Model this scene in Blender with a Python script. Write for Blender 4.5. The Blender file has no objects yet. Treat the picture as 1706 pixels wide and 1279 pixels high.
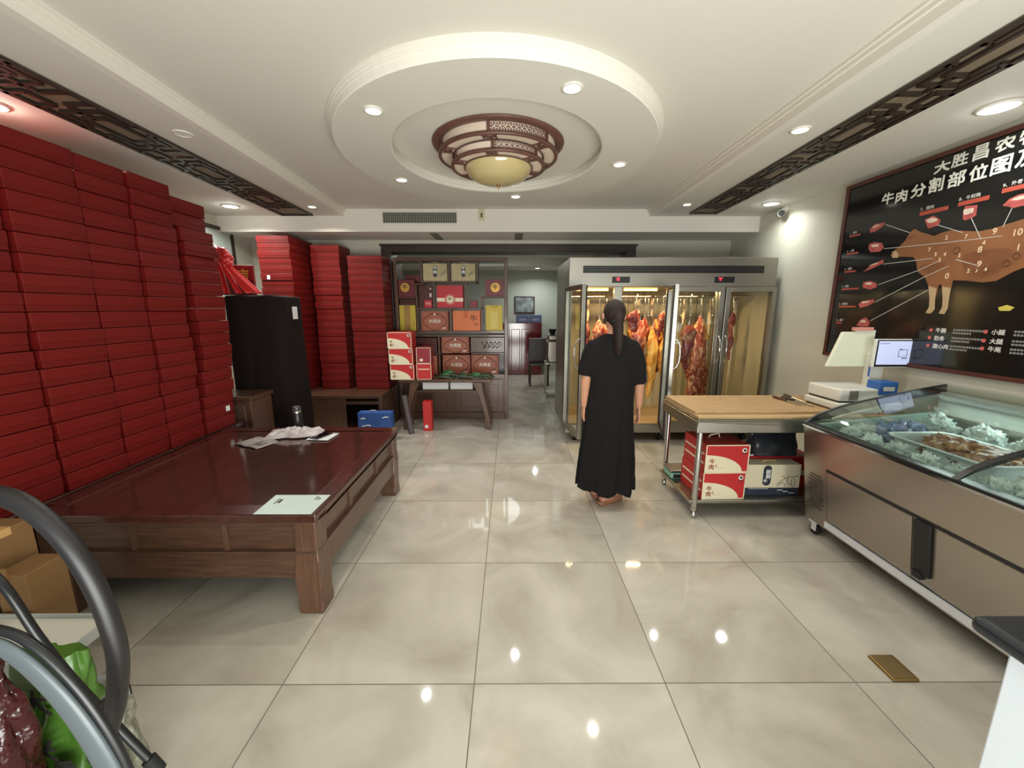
import bpy, bmesh, math, random
from mathutils import Vector, Matrix, noise
from math import sin, cos, pi, radians as R
random.seed(7)
SC = bpy.context.scene
COL = SC.collection
# ------------------------------------------------------------------ camera, daylight, exposure
cd = bpy.data.cameras.new('camera'); cam = bpy.data.objects.new('camera', cd); COL.objects.link(cam)
cam.location = (0, 0, 1.54); cam.rotation_euler = (R(90-10.76), 0, R(-0.25))
cd.sensor_width = 36.0; cd.sensor_fit = 'HORIZONTAL'; cd.lens = 36*656/1706; cd.clip_start = .02
SC.camera = cam
W = bpy.data.worlds.new('daylight'); SC.world = W; W.use_nodes = True
bg = W.node_tree.nodes['Background']; bg.inputs[0].default_value = (.93, .97, 1, 1); bg.inputs[1].default_value = .5
SC.view_settings.view_transform = 'Standard'; SC.view_settings.look = 'None'
SC.view_settings.gamma = 1; SC.view_settings.use_curve_mapping = False
SC.view_settings.exposure = 0.0
SC.cycles.max_bounces = 8; SC.cycles.diffuse_bounces = 5; SC.cycles.glossy_bounces = 4
SC.cycles.transparent_max_bounces = 12; SC.cycles.sample_clamp_indirect = 4; SC.cycles.caustics_reflective = False; SC.cycles.caustics_refractive = False
def light(name, typ, loc, rot, energy, col=(1, 1, 1), size=.1, size_y=None, spread=None, spot=None):
    l = bpy.data.lights.new(name, typ); l.energy = energy; l.color = col
    if typ == 'AREA':
        l.size = size
        if size_y: l.shape = 'RECTANGLE'; l.size_y = size_y
        else: l.shape = 'DISK'
        if spread: l.spread = spread
    elif typ == 'SPOT':
        l.shadow_soft_size = size; l.spot_size = spot; l.spot_blend = .6
    else: l.shadow_soft_size = size
    o = bpy.data.objects.new(name, l); COL.objects.link(o); o.location = loc; o.rotation_euler = rot
    return o
# daylight entering through the open shop front behind the viewer
light('shopfront_daylight', 'AREA', (.75, -1.1, .70), (R(124), 0, R(4)), 175, (.985, 1, .955), 2.8, 1.2)

# ------------------------------------------------------------------ materials
def lin(c):
    return tuple(((v/255)/12.92 if v <= 10 else (((v/255)+.055)/1.055)**2.4) for v in c)
MATS = {}
def mat(name, rgb, rough=.5, metal=0., spec=.5, noise_amt=0., nscale=8., bump=0., bscale=60., emit=None, estr=0., coat=0., stretch=None, sheen=0, rgb2=None):
    if name in MATS: return MATS[name]
    m = bpy.data.materials.new(name); m.use_nodes = True; nt = m.node_tree; N = nt.nodes; L = nt.links
    b = N['Principled BSDF']; c = lin(rgb)
    b.inputs['Base Color'].default_value = (*c, 1); b.inputs['Roughness'].default_value = rough; b.inputs['Metallic'].default_value = metal
    b.inputs['Specular IOR Level'].default_value = spec
    if coat: b.inputs['Coat Weight'].default_value = coat; b.inputs['Coat Roughness'].default_value = .08
    if sheen: b.inputs['Sheen Weight'].default_value = sheen
    if emit: b.inputs['Emission Color'].default_value = (*lin(emit), 1); b.inputs['Emission Strength'].default_value = estr
    if noise_amt or bump:
        tc = N.new('ShaderNodeTexCoord'); mp = N.new('ShaderNodeMapping'); L.new(tc.outputs['Object'], mp.inputs[0])
        if stretch: mp.inputs['Scale'].default_value = stretch
    if noise_amt:
        nz = N.new('ShaderNodeTexNoise'); nz.inputs['Scale'].default_value = nscale; nz.inputs['Detail'].default_value = 5
        L.new(mp.outputs[0], nz.inputs['Vector'])
        rp = N.new('ShaderNodeValToRGB'); rp.color_ramp.elements[0].position = .3; rp.color_ramp.elements[1].position = .7
        d = lin(rgb2) if rgb2 else tuple(v*(1-noise_amt) for v in c)
        u = c if rgb2 else tuple(min(1, v*(1+noise_amt*.6)) for v in c)
        rp.color_ramp.elements[0].color = (*d, 1); rp.color_ramp.elements[1].color = (*u, 1)
        L.new(nz.outputs['Fac'], rp.inputs[0]); L.new(rp.outputs[0], b.inputs['Base Color'])
    if bump:
        n2 = N.new('ShaderNodeTexNoise'); n2.inputs['Scale'].default_value = bscale; n2.inputs['Detail'].default_value = 4
        L.new(mp.outputs[0], n2.inputs['Vector'])
        bp = N.new('ShaderNodeBump'); bp.inputs['Strength'].default_value = bump; bp.inputs['Distance'].default_value = .01
        L.new(n2.outputs['Fac'], bp.inputs['Height']); L.new(bp.outputs[0], b.inputs['Normal'])
    MATS[name] = m
    return m
def glassy(name, tint=(.86, .93, .91), refl=1.0, rough=.02):
    m = bpy.data.materials.new(name); m.use_nodes = True; nt = m.node_tree; N = nt.nodes; L = nt.links
    N.remove(N['Principled BSDF']); out = N['Material Output']
    t = N.new('ShaderNodeBsdfTransparent'); t.inputs[0].default_value = (*tint, 1)
    g = N.new('ShaderNodeBsdfGlossy'); g.inputs['Roughness'].default_value = rough; g.inputs[0].default_value = (refl, refl, refl, 1)
    lw = N.new('ShaderNodeLayerWeight'); pw = N.new('ShaderNodeMath'); pw.operation = 'POWER'; pw.inputs[1].default_value = 4.5; L.new(lw.outputs['Facing'], pw.inputs[0])
    f = N.new('ShaderNodeMath'); f.operation = 'MULTIPLY_ADD'; f.inputs[1].default_value = .9; f.inputs[2].default_value = .035; f.use_clamp = True; L.new(pw.outputs[0], f.inputs[0])
    mx = N.new('ShaderNodeMixShader'); L.new(f.outputs[0], mx.inputs[0]); L.new(t.outputs[0], mx.inputs[1]); L.new(g.outputs[0], mx.inputs[2])
    L.new(mx.outputs[0], out.inputs[0]); MATS[name] = m
    return m
def film(name, col, alpha, rough=.12, bump=.6, bscale=30):
    m = bpy.data.materials.new(name); m.use_nodes = True; nt = m.node_tree; N = nt.nodes; L = nt.links
    b = N['Principled BSDF']; b.inputs['Base Color'].default_value = (*lin(col), 1); b.inputs['Roughness'].default_value = rough
    b.inputs['Alpha'].default_value = alpha
    n2 = N.new('ShaderNodeTexNoise'); n2.inputs['Scale'].default_value = bscale; tc = N.new('ShaderNodeTexCoord'); L.new(tc.outputs['Object'], n2.inputs['Vector'])
    bp = N.new('ShaderNodeBump'); bp.inputs['Strength'].default_value = bump; bp.inputs['Distance'].default_value = .02
    L.new(n2.outputs['Fac'], bp.inputs['Height']); L.new(bp.outputs[0], b.inputs['Normal'])
    MATS[name] = m
    return m

# ------------------------------------------------------------------ mesh builder
def xf(vs, M): return [tuple(M @ Vector(v)) for v in vs]
class MB:
    def __init__(s): s.v = []; s.f = []; s.m = []; s.sm = []
    def add(s, vs, fs, mi=0, smooth=False, M=None):
        o = len(s.v); s.v += (xf(vs, M) if M is not None else [tuple(v) for v in vs])
        for f in fs: s.f.append(tuple(i+o for i in f)); s.m.append(mi); s.sm.append(smooth)
        return s
    def box(s, x0, x1, y0, y1, z0, z1, mi=0, M=None):
        vs = [(x0,y0,z0),(x1,y0,z0),(x1,y1,z0),(x0,y1,z0),(x0,y0,z1),(x1,y0,z1),(x1,y1,z1),(x0,y1,z1)]
        return s.add(vs, [(0,3,2,1),(4,5,6,7),(0,1,5,4),(1,2,6,5),(2,3,7,6),(3,0,4,7)], mi, False, M)
    def cyl(s, p0, p1, r0, r1=None, n=16, mi=0, cap=True, smooth=True):
        if r1 is None: r1 = r0
        return s.tube([p0, p1], [r0, r1], n, mi, cap, smooth)
    def tube(s, pts, r, n=10, mi=0, cap=True, smooth=True, flat=1.0, up=None):
        pts = [Vector(p) for p in pts]; k = len(pts)
        if not isinstance(r, (list, tuple)): r = [r]*k
        vs = []; prev = None
        for i, p in enumerate(pts):
            t = (pts[min(i+1, k-1)]-pts[max(i-1, 0)])
            if t.length < 1e-9: t = Vector((0, 0, 1))
            t.normalize()
            if prev is None:
                a = Vector(up) if up else (Vector((0, 0, 1)) if abs(t.z) < .9 else Vector((1, 0, 0)))
                n1 = (a - t*a.dot(t)).normalized()
            else:
                n1 = prev - t*prev.dot(t)
                n1 = n1.normalized() if n1.length > 1e-6 else t.orthogonal().normalized()
            prev = n1; n2 = t.cross(n1)
            for j in range(n):
                a = 2*pi*j/n
                vs.append(p + n1*(cos(a)*r[i]) + n2*(sin(a)*r[i]*flat))
        fs = [(i*n+j, i*n+(j+1) % n, (i+1)*n+(j+1) % n, (i+1)*n+j) for i in range(k-1) for j in range(n)]
        s.add(vs, fs, mi, smooth)
        if cap: s.add(vs[:n], [tuple(range(n))[::-1]], mi); s.add(vs[-n:], [tuple(range(n))], mi)
        return s
    def bar(s, p0, p1, w, h, mi=0, up=(0, 0, 1)):
        p0 = Vector(p0); p1 = Vector(p1); t = (p1-p0).normalized(); u = Vector(up); u = (u-t*u.dot(t)).normalized(); q = t.cross(u)
        vs = [p+q*(a*w/2)+u*(b*h/2) for p in (p0, p1) for a, b in ((-1,-1),(1,-1),(1,1),(-1,1))]
        return s.add(vs, [(0,3,2,1),(4,5,6,7),(0,1,5,4),(1,2,6,5),(2,3,7,6),(3,0,4,7)], mi)
    def lathe(s, prof, c=(0, 0, 0), n=32, mi=0, sx=1., sy=1., smooth=True, a0=0, a1=2*pi):
        full = abs(a1-a0-2*pi) < 1e-6; m = n if full else n+1
        vs = [(c[0]+r*cos(a0+(a1-a0)*j/n)*sx, c[1]+r*sin(a0+(a1-a0)*j/n)*sy, c[2]+z) for r, z in prof for j in range(m)]
        fs = [(i*m+j, i*m+(j+1) % m, (i+1)*m+(j+1) % m, (i+1)*m+j) for i in range(len(prof)-1) for j in range(n)]
        return s.add(vs, fs, mi, smooth)
    def prism(s, poly, z0, z1, mi=0, M=None, smooth=False):
        n = len(poly); vs = [(x, y, z0) for x, y in poly]+[(x, y, z1) for x, y in poly]
        fs = [tuple(range(n))[::-1], tuple(range(n, 2*n))]+[(i, (i+1) % n, n+(i+1) % n, n+i) for i in range(n)]
        return s.add(vs, fs, mi, smooth, M)
    def loft(s, rings, mi=0, cap=True, smooth=True, closed=True):
        n = len(rings[0]); vs = [p for r in rings for p in r]
        fs = [(i*n+j, i*n+(j+1) % n, (i+1)*n+(j+1) % n, (i+1)*n+j) for i in range(len(rings)-1) for j in range(n if closed else n-1)]
        s.add(vs, fs, mi, smooth)
        if cap and closed: s.add(rings[0], [tuple(range(n))[::-1]], mi); s.add(rings[-1], [tuple(range(n))], mi)
        return s
    def grid(s, fn, nu, nv, mi=0, smooth=True):
        vs = [fn(i/nu, j/nv) for j in range(nv+1) for i in range(nu+1)]
        fs = [(j*(nu+1)+i, j*(nu+1)+i+1, (j+1)*(nu+1)+i+1, (j+1)*(nu+1)+i) for j in range(nv) for i in range(nu)]
        return s.add(vs, fs, mi, smooth)
    def blob(s, c, rad, amp=.25, fr=3., sub=3, seed=0, mi=0, smooth=True, M=None):
        bm = bmesh.new(); bmesh.ops.create_icosphere(bm, subdivisions=sub, radius=1)
        vs = []
        for v in bm.verts:
            n = v.co.normalized(); d = 1+amp*noise.noise(n*fr+Vector((seed*7.3, seed*3.1, seed)))+amp*.4*noise.noise(n*fr*2.7+Vector((seed, 5, 1)))
            vs.append((c[0]+n.x*d*rad[0], c[1]+n.y*d*rad[1], c[2]+n.z*d*rad[2]))
        fs = [tuple(v.index for v in f.verts) for f in bm.faces]; bm.free()
        return s.add(vs, fs, mi, smooth, M)
    def text(s, body, M, size=.1, bold=0., mi=0, align='CENTER', ext=0., fit=None):
        cu = bpy.data.curves.new('t', 'FONT'); cu.body = body; cu.size = size; cu.align_x = align; cu.align_y = 'CENTER'
        cu.extrude = ext; cu.resolution_u = 3
        o = bpy.data.objects.new('t', cu); COL.objects.link(o)
        dg = bpy.context.evaluated_depsgraph_get(); me = o.evaluated_get(dg).to_mesh()
        vs = [v.co.copy() for v in me.vertices]; fs = [tuple(p.vertices) for p in me.polygons]
        o.evaluated_get(dg).to_mesh_clear(); bpy.data.objects.remove(o); bpy.data.curves.remove(cu)
        if fit and vs:   # scale the glyphs to fill the given width and height
            xs = [v.x for v in vs]; ys = [v.y for v in vs]; w = max(xs)-min(xs); h = max(ys)-min(ys); cx = (max(xs)+min(xs))/2; cy = (max(ys)+min(ys))/2
            vs = [Vector(((v.x-cx)*fit[0]/w, (v.y-cy)*fit[1]/h, v.z)) for v in vs]
        if vs:
            k = [(0, 0)] if bold <= 0 else [(-bold, -bold), (bold, -bold), (bold, bold), (-bold, bold), (0, 0)]   # heavier strokes
            for i, (dx, dy) in enumerate(k): s.add([Vector((v.x+dx*.6, v.y+dy*.6, v.z+i*.00004)) for v in vs], fs, mi, False, M)
        return s
    def build(s, name, mats, parent=None, bevel=0., seg=2, loc=None, rot=None, solid=0., sub=0, auto=True):
        me = bpy.data.meshes.new(name); me.from_pydata(s.v, [], s.f); me.update()
        if not isinstance(mats, (list, tuple)): mats = [mats]
        for m in mats: me.materials.append(m)
        me.polygons.foreach_set('material_index', s.m); me.polygons.foreach_set('use_smooth', s.sm)
        o = bpy.data.objects.new(name, me); COL.objects.link(o)
        if parent: o.parent = parent
        if loc: o.location = loc
        if rot: o.rotation_euler = rot
        if solid: md = o.modifiers.new('solid', 'SOLIDIFY'); md.thickness = solid; md.offset = 0
        if bevel:
            bm = bmesh.new(); bm.from_mesh(me); bmesh.ops.remove_doubles(bm, verts=bm.verts, dist=1e-6); bm.to_mesh(me); bm.free()
            md = o.modifiers.new('bevel', 'BEVEL'); md.width = bevel; md.segments = seg; md.limit_method = 'ANGLE'; md.angle_limit = R(40)
        if sub: md = o.modifiers.new('sub', 'SUBSURF'); md.levels = sub; md.render_levels = sub
        return o
def tag(o, label, cat, group=None, kind=None):
    o['label'] = label; o['category'] = cat
    if group: o['group'] = group
    if kind: o['kind'] = kind
    return o
def thing(name, label, cat, loc=(0, 0, 0), rz=0., group=None):
    o = bpy.data.objects.new(name, None); COL.objects.link(o); o.location = loc; o.rotation_euler = (0, 0, rz); o.empty_display_size = .1
    return tag(o, label, cat, group)
def struct(o): o['kind'] = 'structure'; return o
def kids(o): return [c for c in bpy.data.objects if c.parent == o]
KC = {}
def dup(root, loc, rz=None, label=None, group=None):
    r = root.copy(); COL.objects.link(r); r.location = loc
    if rz is not None: r.rotation_euler = (0, 0, rz)
    if label: r['label'] = label
    if group: r['group'] = group
    if root.name not in KC: KC[root.name] = [(c, kids(c)) for c in kids(root)]
    for c, gs in KC[root.name]:
        c2 = c.copy(); COL.objects.link(c2); c2.parent = r
        for g in gs: g2 = g.copy(); COL.objects.link(g2); g2.parent = c2
    return r
ORD = ['first','second','third','fourth','fifth','sixth','seventh','eighth','ninth','tenth','eleventh','twelfth','thirteenth','fourteenth','fifteenth','sixteenth','seventeenth','eighteenth','nineteenth','twentieth','twenty-first','twenty-second']
def facing(x, y, z, d='front'):   # text matrix: readable on a vertical face that looks towards -y (front), -x (left) or upwards (top)
    if d == 'front': Rm = Matrix(((1,0,0),(0,0,-1),(0,1,0)))
    elif d == 'left': Rm = Matrix(((0,0,-1),(-1,0,0),(0,1,0)))
    elif d == 'right': Rm = Matrix(((0,0,1),(1,0,0),(0,1,0)))
    else: Rm = Matrix(((1,0,0),(0,1,0),(0,0,1)))
    return Matrix.Translation((x, y, z)) @ Rm.to_4x4()
# ------------------------------------------------------------------ surfaces
m_white = mat('white_plaster', (214, 211, 199), .75, bump=.05, bscale=200)
m_trim = mat('white_moulding', (226, 221, 210), .55)
m_ceil = mat('ceiling_paint', (214, 210, 198), .8)
m_wall = mat('wall_paint', (203, 200, 183), .7, noise_amt=.04, nscale=3, bump=.04, bscale=250)
m_wood = mat('dark_red_wood', (84, 58, 44), .32, noise_amt=.35, nscale=6, stretch=(1.2, 14, 14), coat=.25)
m_woodv = mat('dark_red_wood_upright', (92, 64, 48), .35, noise_amt=.35, nscale=6, stretch=(14, 14, 1.2), coat=.2)
m_woody = mat('dark_red_wood_lengthwise', (86, 59, 45), .32, noise_amt=.35, nscale=6, stretch=(14, 1.2, 14), coat=.25)
m_top = mat('lacquered_table_top', (70, 42, 35), .13, noise_amt=.3, nscale=4, stretch=(9, 1, 9), coat=.5)
m_frame = mat('opening_frame_wood', (52, 36, 31), .4, noise_amt=.25, nscale=5, stretch=(1, 12, 12))
m_steel = mat('brushed_steel', (160, 157, 148), .32, 1., bump=.03, bscale=90, stretch=(1, 1, 40))
m_steel2 = mat('brushed_steel_side', (176, 168, 156), .34, 1., bump=.03, bscale=90, stretch=(1, 40, 40))
m_chrome = mat('polished_steel', (205, 205, 203), .12, 1.)
m_black = mat('black_plastic', (24, 25, 27), .35)
m_rubber = mat('black_rubber', (20, 20, 21), .7)
m_blackcloth = mat('black_cloth', (26, 17, 15), .9, spec=.2, bump=.25, bscale=40)
m_whiteplastic = mat('white_plastic', (214, 214, 206), .35)
m_red = mat('red_box_card', (100, 21, 18), .5, spec=.22, noise_amt=.12, nscale=5, bump=.04, bscale=14)
m_redtop = mat('red_box_lid_card', (106, 22, 19), .48, spec=.25, noise_amt=.12, nscale=5, bump=.04, bscale=14)
m_redsat = mat('red_satin', (196, 18, 18), .35, sheen=.4)
m_print_red = mat('printed_red', (186, 40, 40), .5)
m_cream = mat('printed_cream', (226, 216, 186), .55)
m_ink = mat('dark_ink', (40, 36, 34), .6)
m_gold = mat('gold_print', (206, 160, 70), .4, .3)
m_white_ink = mat('white_ink', (226, 226, 220), .6)
m_paper = mat('white_paper', (222, 224, 222), .6)
m_lamp = mat('lamp_lens', (255, 250, 240), .4, emit=(255, 246, 232), estr=9.)
m_lampoff = mat('unlit_lamp_lens', (228, 226, 220), .4)

def floor_mat():
    m = bpy.data.materials.new('polished_marble_tile'); m.use_nodes = True; nt = m.node_tree; N = nt.nodes; L = nt.links; b = N['Principled BSDF']
    tc = N.new('ShaderNodeTexCoord'); sp = N.new('ShaderNodeSeparateXYZ'); L.new(tc.outputs['Object'], sp.inputs[0])
    def line(out, off):
        a = N.new('ShaderNodeMath'); a.operation = 'ADD'; a.inputs[1].default_value = off+40*.8+.0022; L.new(out, a.inputs[0])
        c = N.new('ShaderNodeMath'); c.operation = 'MODULO'; c.inputs[1].default_value = .8; L.new(a.outputs[0], c.inputs[0])
        d = N.new('ShaderNodeMath'); d.operation = 'LESS_THAN'; d.inputs[1].default_value = .0044; L.new(c.outputs[0], d.inputs[0])
        f = N.new('ShaderNodeMath'); f.operation = 'DIVIDE'; f.inputs[1].default_value = .8; L.new(a.outputs[0], f.inputs[0])
        g = N.new('ShaderNodeMath'); g.operation = 'FLOOR'; L.new(f.outputs[0], g.inputs[0])
        return d, g
    lx, ix = line(sp.outputs['X'], .152); ly, iy = line(sp.outputs['Y'], -1.385)
    mx = N.new('ShaderNodeMath'); mx.operation = 'MAXIMUM'; L.new(lx.outputs[0], mx.inputs[0]); L.new(ly.outputs[0], mx.inputs[1])
    cb = N.new('ShaderNodeCombineXYZ'); L.new(ix.outputs[0], cb.inputs[0]); L.new(iy.outputs[0], cb.inputs[1])
    vm = N.new('ShaderNodeVectorMath'); vm.operation = 'MULTIPLY_ADD'; vm.inputs[1].default_value = (1.7, 2.3, 0); L.new(cb.outputs[0], vm.inputs[0]); L.new(tc.outputs['Object'], vm.inputs[2])
    nz = N.new('ShaderNodeTexNoise'); nz.inputs['Scale'].default_value = 1.7; nz.inputs['Detail'].default_value = 7; nz.inputs['Roughness'].default_value = .55; nz.inputs['Distortion'].default_value = 1.1
    L.new(vm.outputs[0], nz.inputs['Vector'])
    rp = N.new('ShaderNodeValToRGB'); e = rp.color_ramp.elements
    e[0].position = .3; e[0].color = (*lin((163, 156, 142)), 1); e[1].position = .66; e[1].color = (*lin((196, 190, 177)), 1)
    x = e.new(.5); x.color = (*lin((183, 177, 163)), 1)
    L.new(nz.outputs['Fac'], rp.inputs[0])
    mc = N.new('ShaderNodeMix'); mc.data_type = 'RGBA'; L.new(mx.outputs[0], mc.inputs[0]); L.new(rp.outputs[0], mc.inputs[6]); mc.inputs[7].default_value = (*lin((112, 106, 94)), 1)
    L.new(mc.outputs[2], b.inputs['Base Color'])
    b.inputs['Roughness'].default_value = .045; b.inputs['Specular IOR Level'].default_value = .45
    return m
m_floor = floor_mat()

# ------------------------------------------------------------------ the room
XL, XR, YB, ZC, ZS = -3.47, 2.97, 5.55, 2.70, 2.62
struct(MB().box(-4.2, 3.6, -1.3, 10.2, -.1, 0).build('floor', m_floor))
struct(MB().box(XL, XR, -1.2, 4.95, ZC, ZC+.1).build('ceiling', m_ceil))
struct(MB().box(XL-.15, XL, -1.2, YB, 0, 2.82).build('wall_left', m_wall))
struct(MB().box(XR, XR+.15, -1.2, YB, 0, 2.82).build('wall_right', m_wall))
b = MB().box(XL, -1.73, YB, YB+.24, 0, 2.82).box(1.69, XR, YB, YB+.24, 0, 2.82).box(-1.73, 1.69, YB, YB+.24, 2.38, 2.82)
struct(b.build('wall_back', m_wall))
# ceiling beam before the back wall: its face, its underside with two slots
b = MB().box(XL, XR, 4.95, YB, 2.445, 2.82)
struct(b.build('trim_1', m_trim))
b = MB()
for x0 in (-.98, .06): b.box(x0, x0+.1, 5.02, 5.5, 2.441, 2.4452)
struct(b.build('trim_2', mat('grey_slot', (128, 124, 114), .6)))
# dropped soffits along both sides, with a stepped moulding along the inner edge
def edge(x0, x1, y0=-1.2, y1=4.95): return lambda y: x0+(x1-x0)*(y-1.9)/3.
RI = edge(1.624, 1.648); RL0 = edge(1.926, 2.049); RL1 = edge(2.224, 2.358)
LI = edge(-1.837, -1.962); LL0 = edge(-2.193, -2.286); LL1 = edge(-2.512, -2.651)
def strip(f0, f1, z0, z1, y0=-1.2, y1=4.95):
    vs = [(f(y), y, z) for z in (z0, z1) for y in (y0, y1) for f in (f0, f1)]
    return vs, [(0,2,3,1),(4,5,7,6),(0,1,5,4),(1,3,7,5),(3,2,6,7),(2,0,4,6)]
for nm, inn, wall, s in (('trim_3', RI, XR, 1), ('trim_4', LI, XL, -1)):
    b = MB(); v, f = strip(lambda y: inn(y)+.03*s, lambda y: wall, ZS+.002, ZC)
    b.add(v, f)
    for k, (o0, o1, z0, z1) in enumerate(((-.004, .05, ZS, ZS+.045), (-.02, .05, ZS+.045, ZS+.065), (-.035, .05, ZS+.065, ZC))):
        v, f = strip(lambda y: inn(y)+o0*s, lambda y: inn(y)+o1*s, z0, z1); b.add(v, f, 1)
    struct(b.build(nm, [m_white, m_trim]))
# oval ceiling moulding with a sunken well for the lamp
cx, cy = -.09, 3.21
b = MB()
prof = [(1.012, .08), (1.012, .069), (1.006, .066), (1.006, .056), (.999, .052), (.999, .042), (.995, .036), (.992, .006), (.988, 0)]
n = 96
def ell(rx, ry, z, c=(cx, cy)): return [(c[0]+rx*cos(2*pi*j/n), c[1]+ry*sin(2*pi*j/n), z) for j in range(n)]
RX, RY = 1.125, 1.266; HX, HY = .745, .843; HC = (cx, 3.135)
b.loft([ell(RX*k, RY*k, ZS+z) for k, z in prof], 1, cap=False, smooth=False)
b.loft([ell(RX*.988, RY*.988, ZS), ell(HX, HY, ZS, HC)], 0, cap=False, smooth=False)
b.loft([ell(HX, HY, ZS, HC), ell(HX*.985, HY*.985, ZS+.006, HC), ell(HX*.985, HY*.985, ZS+.03, HC), ell(HX*1.0, HY*1.0, ZS+.036, HC), ell(HX*1.0, HY*1.0, ZS+.06, HC), ell(HX*1.02, HY*1.02, ZS+.066, HC), ell(HX*1.02, HY*1.02, ZC, HC)], 1, cap=False, smooth=False)
struct(b.build('trim_5', [m_white, m_trim]))
# dark wood frame of the opening to the rear room
b = MB()
for x0, x1 in ((-1.73, -1.60), (1.56, 1.69)):
    b.box(x0, x1, YB-.035, YB+.27, 0, 2.30)
b.box(-1.73, 1.69, YB-.035, YB+.27, 2.29, 2.385); b.box(-1.75, 1.71, YB-.05, YB, 2.372, 2.392)
struct(b.build('door_1', m_frame, bevel=.006))
# rear room
m_rw = mat('rear_wall_paint', (176, 178, 168), .8)
b = MB().box(-3.4, 2.95, 9.95, 10.1, 0, 2.7)
struct(b.build('wall_rear', m_rw))
struct(MB().box(-3.4, -3.3, YB+.24, 9.95, 0, 2.7).build('wall_rear_left', m_rw))
struct(MB().box(1.70, 1.80, YB+.24, 9.95, 0, 2.62).build('wall_rear_right', m_rw))
struct(MB().box(-3.4, 2.95, YB+.24, 10.1, 2.62, 2.72).build('ceiling_rear', m_white))
struct(MB().box(-3.3, 1.70, 8.9, 9.95, 2.46, 2.62).build('trim_6', m_white))

# ------------------------------------------------------------------ lamps in the ceiling
def downlight(x, y, z, r, label, on=True, energy=9, col=(1, .95, .88), group='recessed ceiling spotlights', glow=0):
    t = thing('downlight', label, 'ceiling light', (x, y, z), 0, group)
    b = MB().lathe([(r*1.35, -.001), (r*1.33, -.007), (r*1.05, -.009), (r, -.004), (r, .012)], n=28)
    b.build('trim_ring', m_trim, t)
    MB().lathe([(r*1.02, -.005), (r*.6, -.006), (.0005, -.0065)], n=28).build('lens', m_lamp if on else m_lampoff, t)
    if on:
        l = light('downlight_beam', 'AREA', (0, 0, -.012), (0, 0, 0), energy*.62, col, r*1.5, spread=R(150)); l.parent = t
    if glow: g = light('downlight_glow', 'POINT', (0, 0, -.045), (0, 0, 0), glow, col, .03); g.parent = t
    return t
for x, y, w, lab in ((-.755, 2.42, 1, 'warm spotlight lit in the left of the ceiling oval'), (.308, 2.19, 0, 'brightest spotlight in the ceiling oval, right of the lamp and nearest the camera'),
        (.828, 3.24, 1, 'warm spotlight at the right end of the ceiling oval'), (-.921, 3.61, 0, 'cool spotlight at the far left of the ceiling oval'), (.053, 4.11, 0, 'cool spotlight at the far edge of the oval, beyond the hanging lamp')):
    downlight(x, y, ZS, .04, lab, True, 10, (1, .93, .82) if w else (.95, .97, 1))
downlight(-2.045, 2.72, ZS, .042, 'unlit white spotlight in the left soffit beside the fretwork', False)
downlight(-2.123, 4.51, ZS, .036, 'small warm spotlight at the far end of the left soffit', True, 18, (1, .92, .82))
downlight(-2.981, 4.49, ZS, .062, 'round white downlight over the framed picture on the left', True, 26, (.97, 1, .96), glow=1.)
downlight(-2.80, 2.36, ZS, .062, 'downlight just above the top of the red box wall', True, 9, (1, .9, .8), glow=2.2)
downlight(1.777, 2.65, ZS, .042, 'warm spotlight in the right soffit nearest the camera', True, 10, (1, .93, .82))
downlight(1.855, 4.40, ZS, .036, 'small cool spotlight at the far end of the right soffit', True, 8, (.93, .97, 1))
downlight(2.66, 2.373, ZS, .068, 'large oval looking downlight above the beef chart', True, 7, (.97, 1, .98), glow=.6)
downlight(2.72, 4.368, ZS, .062, 'downlight beside the white wall camera', True, 8, (.95, 1, .97), glow=.6)
downlight(.62, 9.3, 2.46, .05, 'far downlight in the rear room above its picture', True, 22, (.93, 1, .97))
light('rear_room_glow', 'AREA', (-.6, 7.6, 2.58), (0, 0, 0), 22, (.95, 1, .98), 1.6)
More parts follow.
